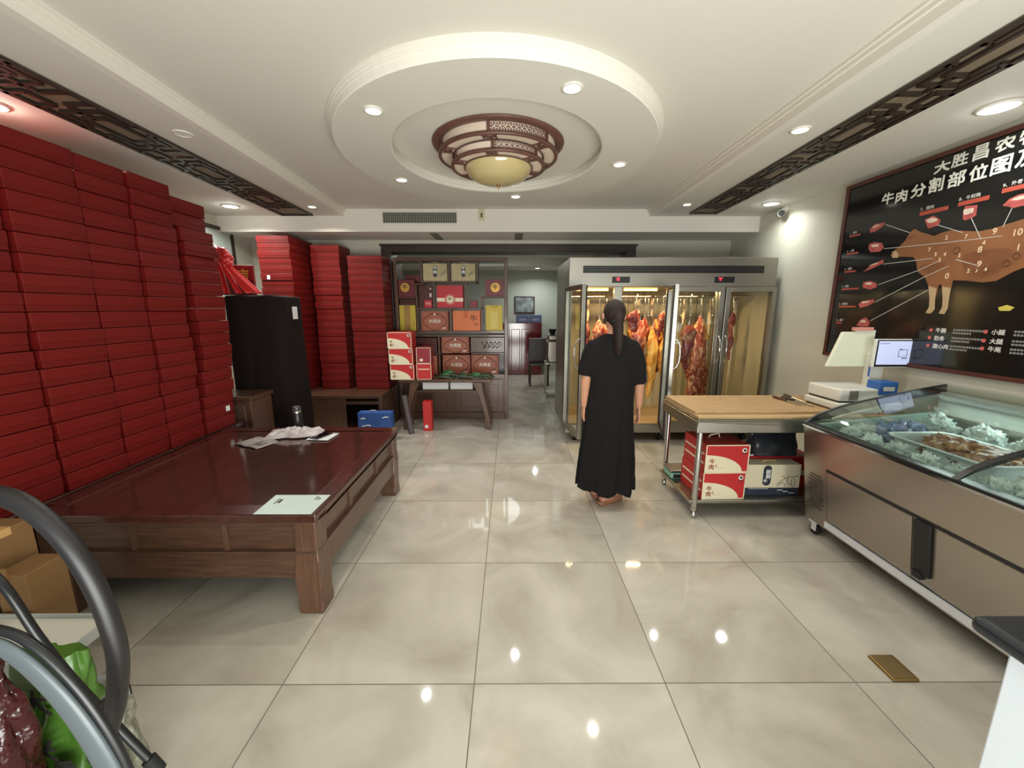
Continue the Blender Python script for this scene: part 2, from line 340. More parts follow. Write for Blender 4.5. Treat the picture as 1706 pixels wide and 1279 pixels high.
# ------------------------------------------------------------------ low wooden daybeds on the left
def daybed(name, label, x0, x1, y0, y1, H=.56, glossy=True):
    cxx, cyy = (x0+x1)/2, (y0+y1)/2; w = (x1-x0)/2; d = (y1-y0)/2
    t = thing(name, label, 'daybed', (cxx, cyy, 0))
    b = MB().box(-w+.09, w-.09, -d+.09, d-.09, H-.03, H-.004)
    b.build('top_panel', m_top, t)
    b = MB()
    for q in ((-w, w, -d, -d+.1), (-w, w, d-.1, d), (-w, -w+.1, -d+.1, d-.1), (w-.1, w, -d+.1, d-.1)): b.box(*q, H-.045, H)
    b.build('top_frame', m_wood if not glossy else mat('lacquered_frame', (70, 38, 30), .2, noise_amt=.3, nscale=6, stretch=(4, 4, 10), coat=.4), t, bevel=.008)
    ins = .03
    for k, (a, bb, hor) in enumerate((((-w, -d), (w, -d), 1), ((-w, d), (w, d), 1), ((-w, -d), (-w, d), 0), ((w, -d), (w, d), 0))):
        m = MB(); s = -1 if k in (0, 2) else 1
        def pl(u0, u1, o, th, z0, z1, mi=0):
            if hor: yy = s*(d-o); m.box(u0, u1, min(yy, yy-s*th), max(yy, yy-s*th), z0, z1, mi)
            else: xx = s*(w-o); m.box(min(xx, xx-s*th), max(xx, xx-s*th), u0, u1, z0, z1, mi)
        L = w if hor else d
        pl(-L+.05, L-.05, ins+.012, .02, .35, H-.045)            # sunken frieze
        pl(-L+.02, L-.02, ins-.004, .03, H-.075, H-.045)          # rail under the top
        pl(-L+.02, L-.02, ins-.014, .04, .328, .352)              # waist moulding
        pl(-L+.02, L-.02, ins-.004, .035, .305, .328)
        m_apron = m_wood if hor else m_woody
        # skirt with a shallow curve at the ends
        n = 24; pts = [(-L+.06, .31), (L-.06, .31)]
        for i in range(n+1):
            u = L-.06-(2*L-.12)*i/n; e = min(abs(u+L-.06), abs(L-.06-u)); z = .2-.05*max(0, 1-e/.14)**2
            pts.append((u, z))
        if hor: M = Matrix(((1,0,0,0),(0,0,1,s*(d-ins-.012)-(.0 if s>0 else 0)),(0,1,0,0),(0,0,0,1)))
        else: M = Matrix(((0,0,1,s*(w-ins-.012)),(1,0,0,0),(0,1,0,0),(0,0,0,1)))
        m.prism(pts, -.015, .015, 0, M)
        o = m.build('apron', m_apron, t, bevel=.003)
        # small upright stiles that divide the frieze
        for q in (-.33, .33):
            m = MB(); pl(L*q-.012, L*q+.012, ins, .02, .352, H-.075); m.build('stile', m_woodv, o)
    for sx in (-1, 1):
        for sy in (-1, 1):
            b = MB(); rings = []
            for z, h, o in ((H-.05, .055, 0), (.35, .056, 0), (.3, .06, .006), (.2, .066, .002), (.08, .06, 0), (.03, .064, .004), (0, .06, .004)):
                X_ = sx*(w-.018-h+o); Y_ = sy*(d-.018-h+o)
                rings.append([(X_-h, Y_-h, z), (X_+h, Y_-h, z), (X_+h, Y_+h, z), (X_-h, Y_+h, z)])
            b.loft(rings[::-1], smooth=False); b.build('leg', m_woodv, t, bevel=.006)
    return t
daybed('daybed', 'low dark lacquered wooden daybed carrying a pale sheet, a bottle and papers', -2.36, -.945, 1.76, 3.21)
daybed('daybed', 'dark wooden daybed under the tall wall of red boxes at the left', -3.40, -2.40, 1.62, 3.43, .56)

# ------------------------------------------------------------------ wall of red gift boxes
def redbox(label, sx, sy, h, loc, group):
    t = thing('gift_box', label, 'box', loc, 0, group)
    MB().box(-sx/2, sx/2, -sy/2, sy/2, 0.0015, h*.55).build('base', m_red, t, bevel=.003)
    e = .0025
    MB().box(-sx/2-e, sx/2+e, -sy/2-e, sy/2+e, h*.36, h-.0015).build('lid', m_redtop, t, bevel=.004)
    return t
rowh = .0965
edges = [1.66, 2.005, 2.36, 2.68, 3.0, 3.335]
cname = ['column nearest the camera', 'second column from the camera', 'middle column', 'fourth column from the camera', 'farthest column']
proto = {}; rnd = random.Random(3)
for c in range(5):
    n = 19 if c < 4 else 18; h = rowh if c < 4 else .0985
    wd = edges[c+1]-edges[c]-.02
    lean = rnd.uniform(-.012, .012)
    for k in range(n):
        z = .5605+k*h; yy = (edges[c]+edges[c+1])/2+rnd.uniform(-.006, .006)
        if c == 4:
            zz = z+h/2; e = 3.325+(zz-.55)*.16 if zz < 1.2 else (3.43-(zz-1.2)*.045 if zz < 1.95 else 3.395-(zz-1.95)*.28)
            yy = e-wd/2-.004+rnd.uniform(-.006, .006) if zz < 2.0 else e-wd/2+(.012 if k % 2 else -.008)
        xx = -2.70+lean*(k/n)*1.5+rnd.uniform(-.009, .009)
        lab = f'red gift box {ORD[k]} from the bottom, {cname[c]}, left box wall'
        if c not in proto: proto[c] = o = redbox(lab, .58, wd, h, (xx, yy, z), 'red gift boxes walled along the left')
        else: o = dup(proto[c], (xx, yy, z), rnd.uniform(-.008, .008), lab)
        if c == 4 and k == 1:
            s = MB().box(.2926, .2945, .06, .105, .03, .075).build('sticker', m_paper, o); s['label'] = 'small white sticker'
# red boxes stacked by the rear wall
grp = 'red gift boxes stacked in the rear corner'
pb = None; bh = .083
stacks = [('near', -2.77, 5.14, .375, .56, 22, 'the stack nearest the picture', .513), ('mid', -2.285, 5.25, .345, .34, 21, 'the middle stack', .513), ('right', -1.80, 5.24, .42, .34, 20, 'the stack beside the shelf', .513)]
for nm, x, y, sx, sy, n, lab0, z0 in stacks:
    h = {'near': .0852, 'mid': .0858, 'right': .0838}[nm]; p0 = None
    for k in range(n):
        lab = f'red gift box {ORD[k]} from the bottom of {lab0}, rear corner'
        xx = x+rnd.uniform(-.006, .006)-(.02*(k/n) if nm == 'near' else 0); yy = y+rnd.uniform(-.008, .008)
        if p0 is None: p0 = o = redbox(lab, sx, sy, h, (xx, yy, z0), grp)
        else: o = dup(p0, (xx, yy, z0+k*h), rnd.uniform(-.006, .006), lab)
        if nm == 'near' and k == 16:
            s = MB().box(-.11, -.075, -.2855, -.2835, .012, .06).build('sticker', m_paper, o); s['label'] = 'small white sticker'
# low open cabinet that carries the rear stacks
t = thing('low_cabinet', 'low dark wooden cabinet with an open front under the rear red boxes', 'cabinet', (-2.07, 5.0, 0))
b = MB().box(-.98, -.93, -.3, .44, 0, .47).box(.44, .49, -.28, .44, 0, .47).box(-.98, .49, .40, .44, 0, .47).box(-.93, .44, -.27, .42, .03, .06)
b.box(-.98, .05, -.3, -.28, 0, .47)
b.build('body', m_woodv, t, bevel=.004)
MB().box(-1.0, .5, -.32, .445, .47, .51).build('top', m_wood, t, bevel=.006)
MB().box(.05, .49, -.29, -.25, .39, .43).build('rail', m_wood, t, bevel=.004); MB().box(.05, .49, -.29, -.25, .02, .08).build('rail', m_wood, t, bevel=.004)
# cabinet covered by a black cloth, wooden chest before it
t = thing('covered_cabinet', 'tall cabinet shrouded in black cloth standing behind the daybed', 'covered cabinet', (-2.50, 4.10, 0))
rings = []
for i in range(21):
    z = 1.655*(1-i/20); g = i/20; ring = []
    for j in range(72):
        a = 2*pi*j/72; ca, sa = cos(a), sin(a); k = 1/max(abs(ca)**6+abs(sa)**6, 1e-9)**(1/6)
        fold = .012*g*sin(9*a+1.5*sin(3*a))+.008*g*sin(17*a+4*g)
        ring.append(((.28+.008*g+fold)*ca*k, (.235+.008*g+fold*.8)*sa*k, z))
    rings.append(ring)
b = MB().loft(rings[::-1], cap=False)
top = [rings[0]] + [[(x*f, y*f, 1.655+dz+.012*noise.noise(Vector((x*6*f, y*6*f, 0)))) for x, y, z in rings[0]] for f, dz in ((.97, .012), (.7, .018), (.35, .02), (.02, .02))]
b.loft(top, cap=False); b.build('black_cover', m_blackcloth, t)
s = MB().box(.2845, .288, -.02, .07, 1.44, 1.565).build('tag', m_paper, t); s['label'] = 'small white tag'
t = thing('wooden_chest', 'small dark wooden chest against the black covered cabinet', 'chest', (-2.565, 3.66, 0))
MB().box(-.2, .2, -.16, .16, 0, .72).build('body', m_woodv, t, bevel=.006)
MB().box(-.215, .215, -.175, .175, .72, .76).build('top', m_wood, t, bevel=.006)
MB().box(-.15, .15, -.172, -.158, .4, .68).build('door', mat('worn_brown_panel', (88, 66, 56), .5, noise_amt=.2), t, bevel=.008)

# framed mirror-like picture on the left wall, red plaque and satin rosette on top of the black cabinet
t = thing('framed_picture', 'brown framed pale picture on the left wall half hidden by a rosette', 'picture', (XL, 4.65, 1.6))
b = MB()
for q in ((-.52, .52, .86, .90), (-.52, .52, 0, .04)): b.box(.001, .03, *q)
for q in ((-.52, -.48), (.48, .52)): b.box(.001, .03, *q, .04, .86)
b.build('frame', m_frame, t, bevel=.004)
MB().box(.002, .012, -.485, .485, .035, .865).build('picture_panel', mat('pale_glazed_print', (196, 206, 196), .08, noise_amt=.1, nscale=2), t)
t = thing('plaque', 'dark red plaque with gold characters standing on the black covered cabinet', 'plaque', (-2.84, 4.19, 1.682), R(8))
MB().box(-.15, .2, -.012, .012, 0, .30).build('board', mat('plaque_red', (120, 22, 24), .35), t, bevel=.004)
MB().text('吉', facing(.1, -.0135, .2), .11, .004).build('lettering', m_gold, t)
t = thing('ribbon_rosette', 'shiny red satin rosette with ribbon tails draped over the plaque', 'ribbon', (-2.86, 4.03, 2.02))
b = MB(); rr = random.Random(5)
for i in range(26):
    th = rr.uniform(0, 2*pi); ph = rr.uniform(-.9, 1.2); d = Vector((cos(th)*cos(ph)*.10, sin(th)*cos(ph)*.055-.015, sin(ph)*.085))
    b.blob(d, (.052, .04, .045), .5, 2.2, 2, i)
b.build('bow', m_redsat, t)
b = MB()
for k, (x1, z1, w) in enumerate(((.36, -.33, .075), (.30, -.33, .06), (.22, -.33, .05), (.12, -.335, .05))):
    def rib(u, v, x1=x1, z1=z1, w=w, k=k):
        x = .06+(x1-.06)*v; z = -.05+(z1+.05)*v**1.05
        return (x+(u-.5)*w*(.5+v), -.035-.02*k+.02*sin(8*u+k)+.01*sin(5*v), z+(u-.5)*.05*(1-v))
    b.grid(rib, 10, 12)
o = b.build('ribbon_tail', m_redsat, t, solid=.003)

# ------------------------------------------------------------------ things lying on the daybed
zt = .5605
t = thing('payment_sheet', 'pale green sheet lying at the front right corner of the daybed', 'sheet', (-1.10, 1.866, zt), R(0))
def skew(p): return p
b = MB().add([(-.155, -.1, 0), (.125, -.1, 0), (.15, .095, 0), (-.165, .095, 0)], [(0, 1, 2, 3)])
b = MB(); q = [(-.15, -.098), (.13, -.098), (.135, .1), (-.155, .1)]
b.prism(q, 0, .0025); b.build('sheet', mat('pale_green_sheet', (196, 214, 204), .35), t)
b = MB().box(-.1, -.085, .01, .05, .0026, .003).box(-.112, -.106, .0, .06, .0026, .003)
for k in range(3): b.box(.075+.012*k, .08+.012*k, .045, .085-.01*k, .0026, .003)
b.build('printed_marks', m_ink, t)
t = thing('newspaper', 'open grey leaflet lying beside the crumpled bag on the daybed', 'leaflet', (-1.885, 2.80, zt), R(-25))
def page(s):
    return lambda u, v: (s*(.002+u*.13), (v-.5)*.17, .003+.008*sin(pi*u)*.9+.003*v)
for s in (-1, 1):
    pm = MB().grid(page(s), 8, 4).build('page', mat('newsprint', (150, 142, 134), .7, noise_amt=.35, nscale=30), t, solid=.002)
MB().box(.03, .1, -.05, .03, .0118, .0124).build('printed_photo', mat('dark_photo', (66, 54, 52), .5), t)
t = thing('plastic_bag', 'crumpled whitish plastic bag lying on the daybed', 'bag', (-1.705, 2.995, zt), R(14))
def crump(u, v):
    x = (u-.5)*.40; y = (v-.5)*.18; e = max(0, 1-(2*abs(u-.5))**4)*max(0, 1-(2*abs(v-.5))**4)
    return (x+.02*noise.noise(Vector((u*5, v*5, 2))), y+.02*noise.noise(Vector((u*4, v*6, 9))), .006+e*(.045+.035*noise.noise(Vector((u*6, v*4, 4)))+.02*noise.noise(Vector((u*15, v*13, 4)))))
MB().grid(crump, 40, 24).build('bag_body', mat('crumpled_pale_bag', (190, 180, 178), .4, noise_amt=.15, nscale=20), t)
MB().box(-.13, .10, -.06, .05, .001, .008).build('bag_underside', mat('grey_bag_bottom', (140, 132, 130), .5), t)
t = thing('thermos_bottle', 'black vacuum bottle with a steel collar standing on the daybed', 'bottle', (-1.755, 3.145, zt))
MB().lathe([(.0005, 0), (.036, 0), (.038, .006), (.038, .135), (.034, .145)], n=28).build('body', m_black, t)
MB().lathe([(.034, .145), (.034, .16), (.032, .162)], n=28).build('collar', m_chrome, t)
MB().lathe([(.032, .162), (.033, .166), (.033, .192), (.03, .198), (.0005, .198)], n=28).build('cap', mat('dark_grey_cap', (60, 60, 62), .3), t)
t = thing('note_pad', 'white paper pad under the black telephone on the daybed', 'paper', (-1.462, 2.95, zt), R(-6))
MB().box(-.085, .085, -.085, .085, 0, .006).build('pad', m_paper, t, bevel=.002)
MB().box(-.085, .085, .07, .085, .006, .008).build('binding', mat('grey_binding', (150, 150, 150), .5), t)
t = thing('mobile_phone', 'black mobile phone lying on the white paper pad', 'phone', (-1.475, 2.95, zt+.0062), R(-20))
MB().box(-.04, .04, -.078, .078, 0, .009).build('body', m_black, t, bevel=.004, seg=3)
MB().box(-.036, .036, -.07, .07, .0088, .0095).build('screen', mat('phone_glass', (14, 16, 22), .06), t)

# ------------------------------------------------------------------ by the door, lower left: cartons, angle-steel stool, bags, curved bars
m_carton = mat('brown_cardboard', (122, 90, 54), .7, noise_amt=.08, nscale=6)
t = thing('cardboard_carton', 'upright brown cardboard carton at the left edge, the taller one', 'carton', (-2.12, 1.42, 0))
MB().box(-.13, .13, -.09, .09, 0, .69).build('body', m_carton, t, bevel=.004)
MB().box(-.132, .132, -.02, .02, .66, .692).build('tape', mat('packing_tape', (190, 150, 96), .3), t)
t = thing('cardboard_carton', 'smaller brown cardboard carton with an open flap behind the white stool', 'carton', (-1.90, 1.405, 0))
MB().box(-.06, .06, -.07, .07, 0, .55).build('body', m_carton, t, bevel=.004)
MB().box(-.055, .0, -.076, -.07, .5, .58).build('flap', m_carton, t)
t = thing('angle_steel_stand', 'low grey angle steel stand with a white top at the lower left', 'stand', (-1.70, 1.21, 0))
m_gsteel = mat('grey_painted_steel', (172, 176, 172), .4)
b = MB()
for q in ((-.26, .19, .105, .11), (-.26, .19, -.11, -.105)): b.box(q[0], q[1], q[2], q[3], .36, .40)
for q in ((-.26, -.255), (.185, .19)): b.box(q[0], q[1], -.105, .105, .36, .40)
b.build('rim', m_gsteel, t)
MB().box(-.254, .184, -.104, .104, .375, .385).build('top', mat('off_white_board', (204, 202, 190), .5), t)
for sx, x0, x1 in ((-1, -.26, -.22), (1, .15, .19)):
    for sy, y0, y1 in ((-1, -.11, -.105), (1, .105, .11)):
        b = MB().box(x0, x1, y0, y1, 0, .36).box(x0 if sx < 0 else x1-.005, x0+.005 if sx < 0 else x1, min(y0, y0-sy*.035), max(y1, y1-sy*.035), 0, .36)
        b.build('leg', m_gsteel, t)
MB().box(-.255, .185, -.104, .104, .12, .13).build('shelf', m_gsteel, t)
MB().cyl((.16, -.1105, .38), (.16, -.114, .38), .007, n=10).build('bolt', m_black, t)
# curved bars
def arc_pts(pts, n=28):
    P = [Vector(p) for p in pts]; out = []
    for i in range(n+1):
        s = i/n*(len(P)-1); k = min(int(s), len(P)-2); f = s-k
        p0 = P[max(k-1, 0)]; p1 = P[k]; p2 = P[k+1]; p3 = P[min(k+2, len(P)-1)]
        out.append(.5*((2*p1)+(-p0+p2)*f+(2*p0-5*p1+4*p2-p3)*f*f+(-p0+3*p1-3*p2+p3)*f**3))
    return out
t = thing('curved_tube', 'thick black curved tube arching over the white stand at lower left', 'curved bar', (-1.2, .80, 0))
pts = [(-1.25, .80, 1.16), (-1.108, .80, 1.142), (-1.039, .80, 1.10), (-.984, .80, 1.022), (-.948, .80, .92), (-.930, .80, .803), (-.934, .80, .704), (-.968, .80, .574), (-1.03, .80, .45)]
pts = [(p[0]+1.2, 0, p[2]) for p in pts]
MB().tube(arc_pts(pts, 40), .0205, 16).build('tube', mat('black_satin_tube', (30, 28, 30), .42), t)
for p in (pts[0], pts[-1]): MB().blob(p, (.0215, .0215, .0215), 0, sub=2).build('end_cap', m_rubber, t)
t = thing('curved_rail', 'wide grey blue curved rail with a black edge in the lower left corner', 'curved bar', (-.95, .68, 0))
pts = [(-1.15, .9), (-1.04, .885), (-.985, .845), (-.932, .765), (-.893, .675), (-.863, .57), (-.85, .47), (-.845, .36)]
P = arc_pts([(x+.95, 0, z) for x, z in pts], 40)
MB().tube(P, [.017+.010*min(1, i/30) for i in range(41)], 16, flat=.45, up=(0, 0, 1)).build('rail', mat('grey_blue_plastic', (84, 93, 97), .36), t)
Q = [p+Vector((.021, .012, .016)) for p in P]
MB().tube(Q, .0095, 10).build('edge_strip', m_black, t)
Q = [p+Vector((-.022-.008*min(1, i/30), .006, -.016)) for i, p in enumerate(P)]
MB().tube(Q, .0045, 8).build('inner_edge', m_rubber, t)
t = thing('support_rod', 'thin black rod ending in a clamp by the grey blue rail', 'rod', (-1.0, .80, 0))
MB().tube(arc_pts([(-.30, .04, .99), (-.216, .04, .90), (-.164, .04, .758), (-.104, .04, .627), (-.012, .04, .47), (.063, .04, .345), (.12, .04, .24)], 24), .010, 10).build('rod', m_black, t)
MB().cyl((.045, .04, .375), (.068, .04, .335), .016, n=12).build('clamp', m_rubber, t)
MB().cyl((-.05, .022, .535), (-.05, .058, .535), .014, n=12).build('joint', m_rubber, t)
# bags behind the curved bars
def pouch(t, w, d, h, m, seed, name='bag_body', am=.02):
    rings = []
    for i in range(15):
        g = i/14; z = h*g; k = (1-.75*g**3)
        ring = []
        for j in range(40):
            a = 2*pi*j/40; ca, sa = cos(a), sin(a); q = 1/max(abs(ca)**4+abs(sa)**4, 1e-9)**.25
            e = am*noise.noise(Vector((ca*2, sa*2+seed, z*9)))*2
            ring.append(((w/2+e)*ca*q, (d/2*k+e)*sa*q, z))
        rings.append(ring)
    return MB().loft(rings).build(name, m, t)
t = thing('printed_bag', 'bright green plastic bag with black characters behind the curved rail', 'bag', (-1.385, 1.02, 0))
pouch(t, .19, .13, .53, mat('green_bag_film', (70, 108, 40), .3, bump=.3, bscale=12), 3)
b = MB().text('大', facing(.03, -.082, .43), .09, .004).text('米', facing(.02, -.088, .27), .09, .004).text('香', facing(.075, -.086, .2), .07, .004)
b.build('lettering', m_ink, t)
t = thing('vacuum_pack', 'dark red plastic wrapped package at the lower left corner', 'package', (-1.415, .87, 0))
pouch(t, .2, .10, .66, film('dark_red_wrap', (58, 17, 19), 1., .15, .9, 22), 8, am=.018)
t = thing('wrapped_bundle', 'silvery plastic wrapped bundle beside the green bag', 'package', (-1.215, 1.0, 0))
pouch(t, .08, .10, .37, film('silver_wrap', (120, 120, 104), 1., .18, 1., 30), 5, am=.014)
# ------------------------------------------------------------------ fretwork strips set in the soffits
m_fret = mat('fretwork_wood', (50, 40, 33), .45, noise_amt=.3, nscale=12)
m_fretback = mat('fretwork_backing', (126, 112, 92), .7, noise_amt=.15, nscale=5)
def fretwork(label, f0, f1, y0, y1):
    t = thing('fretwork_panel', label, 'fretwork panel', ((f0(2.5)+f1(2.5))/2, 2.5, ZS))
    ox = (f0(2.5)+f1(2.5))/2
    q = [(f0(y0)-ox, y0-2.5), (f1(y0)-ox, y0-2.5), (f1(y1)-ox, y1-2.5), (f0(y1)-ox, y1-2.5)]
    if f1(2.5) < f0(2.5): q = q[::-1]
    MB().prism(q, -.004, -.0005).build('backing', m_fretback, t)
    def pt(s, y): a, b = f0(y), f1(y); return ((a+(b-a)*s)-ox, y-2.5, -.012)
    b = MB(); bw = .024
    def bar(s0, ya, s1, yb, w=bw): b.bar(pt(s0, ya), pt(s1, yb), w, .016)
    bar(.96, y0, .96, y1, .03); bar(.035, y0, .035, y1, .02); bar(.0, y1-.015, 1, y1-.015, .03); bar(0, y0, 1, y0, .03)
    U = .76; k = 0; yc = 4.18
    while yc > y0-.3:
        def B(s0, da, s1, db):
            ya, yb = yc+da, yc+db
            if min(ya, yb) > y0 and max(ya, yb) < y1: bar(s0, ya, s1, yb)
        for s in (.28, .68): B(s, -.16, s, .16)
        for d in (-.16, .16): B(.28, d, .68, d)
        for sg in (-1, 1):
            B(.48, sg*.16, .48, sg*.30); B(.16, sg*.24, .80, sg*.24); B(.16, sg*.07, .16, sg*.24); B(.80, sg*.07, .80, sg*.24)
            B(.16, sg*.07, 0, sg*.07); B(.80, sg*.07, 1, sg*.07); B(.04, sg*.32, .48, sg*.32)
            B(.66, sg*.31, 1, sg*.31); B(.66, sg*.31, .66, sg*.38)
        yc -= U
    b.build('fretwork', m_fret, t)
    return t
fretwork('long dark wooden fretwork strip set into the right soffit', RL0, RL1, .3, 4.76)
fretwork('long dark wooden fretwork strip set into the left soffit above the red boxes', LL0, LL1, .3, 4.86)

# ------------------------------------------------------------------ hanging tiered lamp in the oval
t = thing('ceiling_lamp', 'tiered round brown wooden ceiling lamp with cream panels and a glass bowl', 'ceiling lamp', (-.085, 3.1, 2.40))
m_lw = mat('lamp_wood', (104, 70, 60), .4, noise_amt=.2)
m_lp = mat('lamp_paper', (226, 206, 186), .6)
m_lb = mat('lamp_glass_bowl', (196, 178, 128), .15, coat=.5)
z = lambda v: v-2.40
MB().lathe([(.38, z(2.699)), (.465, z(2.699)), (.47, z(2.695)), (.465, z(2.685)), (.44, z(2.68)), (.41, z(2.682))], n=64).build('top_ring', m_lw, t)
def tier(r, zt_, zb_, off):
    sh = MB().lathe([(r, z(zt_)), (r, z(zb_))], n=72).build('shade', m_lp, t)
    for k in range(6):
        lm = MB(); a = off+k*pi/3
        pm = MB(); pm.bar((r*cos(a)*1.01, r*sin(a)*1.01, z(zb_)), (r*cos(a)*1.01, r*sin(a)*1.01, z(zt_)), .02, .014, up=(cos(a), sin(a), 0)); pm.build('post', m_lw, sh)
        if k % 2 == 0:
            nC = int(r*pi/3/.034); hr = (zt_-zb_)/4
            for i in range(nC):
                for j in range(2):
                    aa = a+(i+.5)/nC*pi/3; zc = z(zb_)+hr*(1+2*j); c0 = Vector((cos(aa), sin(aa), 0)); tv = Vector((-sin(aa), cos(aa), 0))
                    P = [c0*(r+.003)+tv*(.0165*cos(q))+Vector((0, 0, zc+hr*.95*sin(q))) for q in [2*pi*m/10 for m in range(11)]]
                    lm.tube(P, .0022, 4, cap=False, smooth=False)
                    lm.tube([c0*(r+.003)+tv*-.01+Vector((0, 0, zc)), c0*(r+.003)+tv*.01+Vector((0, 0, zc))], .0022, 4, cap=False)
                    lm.tube([c0*(r+.003)+Vector((0, 0, zc-hr*.6)), c0*(r+.003)+Vector((0, 0, zc+hr*.6))], .0022, 4, cap=False)
        if k % 2 == 0: lm.build('lattice', m_lw, sh)
tier(.405, 2.685, 2.622, R(-97)); tier(.315, 2.612, 2.556, R(-95))
for (r0, r1, zz, nm) in ((.425, .318, 2.616, 'middle_ring'), (.338, .238, 2.55, 'lower_ring')):
    # flat wooden rings with long cream openings
    o = MB().lathe([(r0-.022, z(zz)+.008), (r0, z(zz)+.008), (r0, z(zz)-.01), (r0-.022, z(zz)-.01)], n=64).lathe([(r1+.012, z(zz)-.01), (r1-.008, z(zz)-.01), (r1-.008, z(zz)+.008)], n=64).build(nm, m_lw, t)
    MB().lathe([(r0-.01, z(zz)), (r1, z(zz))], n=64).build('ring_panel', m_lp, o)
    rm = (r0+r1)/2; ww = (r0-r1)
    for k in range(6):
        s = MB(); a = R(-97)+k*pi/3
        for da in (-.13, .13):
            P = [Vector((cos(a+da+d)*rr, sin(a+da+d)*rr, z(zz)-.004)) for d, rr in ((0, r0-.015), (-.03 if da > 0 else .03, rm), (0, r1+.008))]
            s.tube(P, .007, 6)
        s.lathe([(ww*.16, z(zz)-.012), (ww*.16, z(zz)), (ww*.28, z(zz)), (ww*.28, z(zz)-.012), (ww*.16, z(zz)-.012)], (cos(a)*rm, sin(a)*rm, 0), 14)
        s.build('ring_fret', m_lw, o)
MB().lathe([(.24, z(2.545)), (.236, z(2.525)), (.215, z(2.495)), (.175, z(2.465)), (.11, z(2.443)), (.04, z(2.434)), (.0005, z(2.433))], n=56).build('bowl', m_lb, t)
MB().lathe([(.0005, z(2.436)), (.016, z(2.434)), (.012, z(2.426)), (.005, z(2.42)), (.006, z(2.41)), (.0005, z(2.398))], n=14).build('finial', mat('brass', (150, 120, 60), .3, .9), t)

# ------------------------------------------------------------------ on the beam: air grille and sensor
t = thing('air_grille', 'long grey air conditioning grille in the face of the ceiling beam', 'air vent', (-1.068, 4.948, 2.60))
MB().box(-.44, .44, -.002, .0015, -.072, .072).build('backing', mat('vent_dark', (44, 44, 42), .8), t)
b = MB()
for q in ((-.455, .455, .06, .078), (-.455, .455, -.078, -.06)): b.box(q[0], q[1], -.012, 0, q[2], q[3])
for q in ((-.455, -.437), (.437, .455)): b.box(q[0], q[1], -.012, 0, -.06, .06)
b.build('frame', m_trim, t)
b = MB()
for i in range(34): xx = -.43+.86*i/33; b.box(xx-.003, xx+.003, -.009, -.003, -.06, .06)
for j in range(6): zz = -.05+.1*j/5; b.box(-.437, .437, -.011, -.006, zz-.003, zz+.003)
b.build('louvre', mat('vent_grey', (150, 148, 140), .5), t)
t = thing('wall_sensor', 'small cream switch plate on the ceiling beam right of the vent', 'sensor', (-.338, 4.948, 2.632))
MB().box(-.034, .034, -.012, 0.001, -.06, .06).build('plate', mat('cream_plate', (206, 196, 160), .5), t, bevel=.004)
MB().box(-.01, .012, -.018, -.012, -.03, .02).build('switch', mat('olive_switch', (90, 84, 60), .5), t)

# ------------------------------------------------------------------ display shelf in the opening
t = thing('display_shelf', 'tall dark wooden display shelf with uneven compartments full of gift boxes', 'shelf', (-.80, 5.6, 0))
X0, X1, F, Bk = -.765, .765, -.15, .15
for x0, x1 in ((X0, X0+.045), (X1-.045, X1)): MB().box(x0, x1, F, Bk, 0, 2.215).build('post', m_woodv, t, bevel=.005)
MB().box(X0+.045, X1-.045, F, Bk, 2.17, 2.215).build('top_board', m_wood, t, bevel=.004)
def B(x0, x1, z0, z1, nm='board'): MB().box(x0+.80, x1+.80, F+.01, Bk-.01, z0, z1).build(nm, m_wood if nm == 'board' else m_woodv, t, bevel=.003)
B(-1.52, -.08, 1.215, 1.247); B(-1.52, -.08, 1.165, 1.19)
B(-1.18, -.43, 1.885, 1.91); B(-1.255, -.37, 1.535, 1.56); B(-1.52, -1.255, 1.682, 1.702); B(-.385, -.08, 1.692, 1.712); B(-1.285, -1.165, 1.862, 1.882)
B(-1.205, -1.18, 1.885, 2.17, 'divider'); B(-.835, -.81, 1.91, 2.17, 'divider'); B(-.46, -.435, 1.885, 2.17, 'divider'); B(-1.285, -1.262, 1.702, 1.862, 'divider')
B(-1.05, -1.027, 1.56, 1.885, 'divider'); B(-.61, -.587, 1.56, 1.885, 'divider'); B(-1.28, -1.255, 1.247, 1.682, 'divider'); B(-.833, -.80, 1.247, 1.535, 'divider'); B(-.40, -.372, 1.247, 1.712, 'divider')
# lower half: drawer with carved front, open box shelf, plain cupboard
B(-1.52, -.96, .915, .935); B(-.545, -.08, .925, .945); B(-1.52, -.08, .60, .64)
B(-1.0, -.975, .64, 1.165, 'divider')
MB().box(-.8+.82, -.08+.80, F+.03, Bk-.02, .0, .60).box(-1.52+.80, .03, F+.03, Bk-.02, .0, .60).build('cupboard', m_woodv, t)
for x0, x1 in ((-1.5, -.82), (-.78, -.10)):
    o = MB().box(x0+.80, x1+.80, F+.012, F+.03, .1, .57).build('cupboard_door', m_woodv, t, bevel=.006)
    MB().box(x0+.87, x1+.73, F+.004, F+.013, .17, .5).build('panel', m_woodv, o, bevel=.006)
MB().box(X0+.045, X1-.045, F, F+.03, 0, .09).build('plinth', m_wood, t, bevel=.006)
MB().box(-1.52+.80, -.08+.80, Bk-.03, Bk-.015, .64, 1.165).build('back_panel', m_wood, t)
d = MB().box(-.548+.80, -.083+.80, F-.005, F+.2, .952, 1.158).build('drawer', m_wood, t, bevel=.004)
b = MB()
for (x0, x1, z0, z1) in ((-.43, -.10, .97, .985), (-.43, -.10, 1.125, 1.14)): b.box(x0+.8, x1+.8, F-.012, F-.004, z0, z1)
for x0 in (-.43, -.115): b.box(x0+.8, x0+.815, F-.012, F-.004, .985, 1.125)
for k in range(5): b.box(-.535+.8+.02*k, -.527+.8+.02*k, F-.011, F-.004, .97, 1.14)
b.build('drawer_frame', m_woodv, d)
b = MB(); rr = random.Random(2)
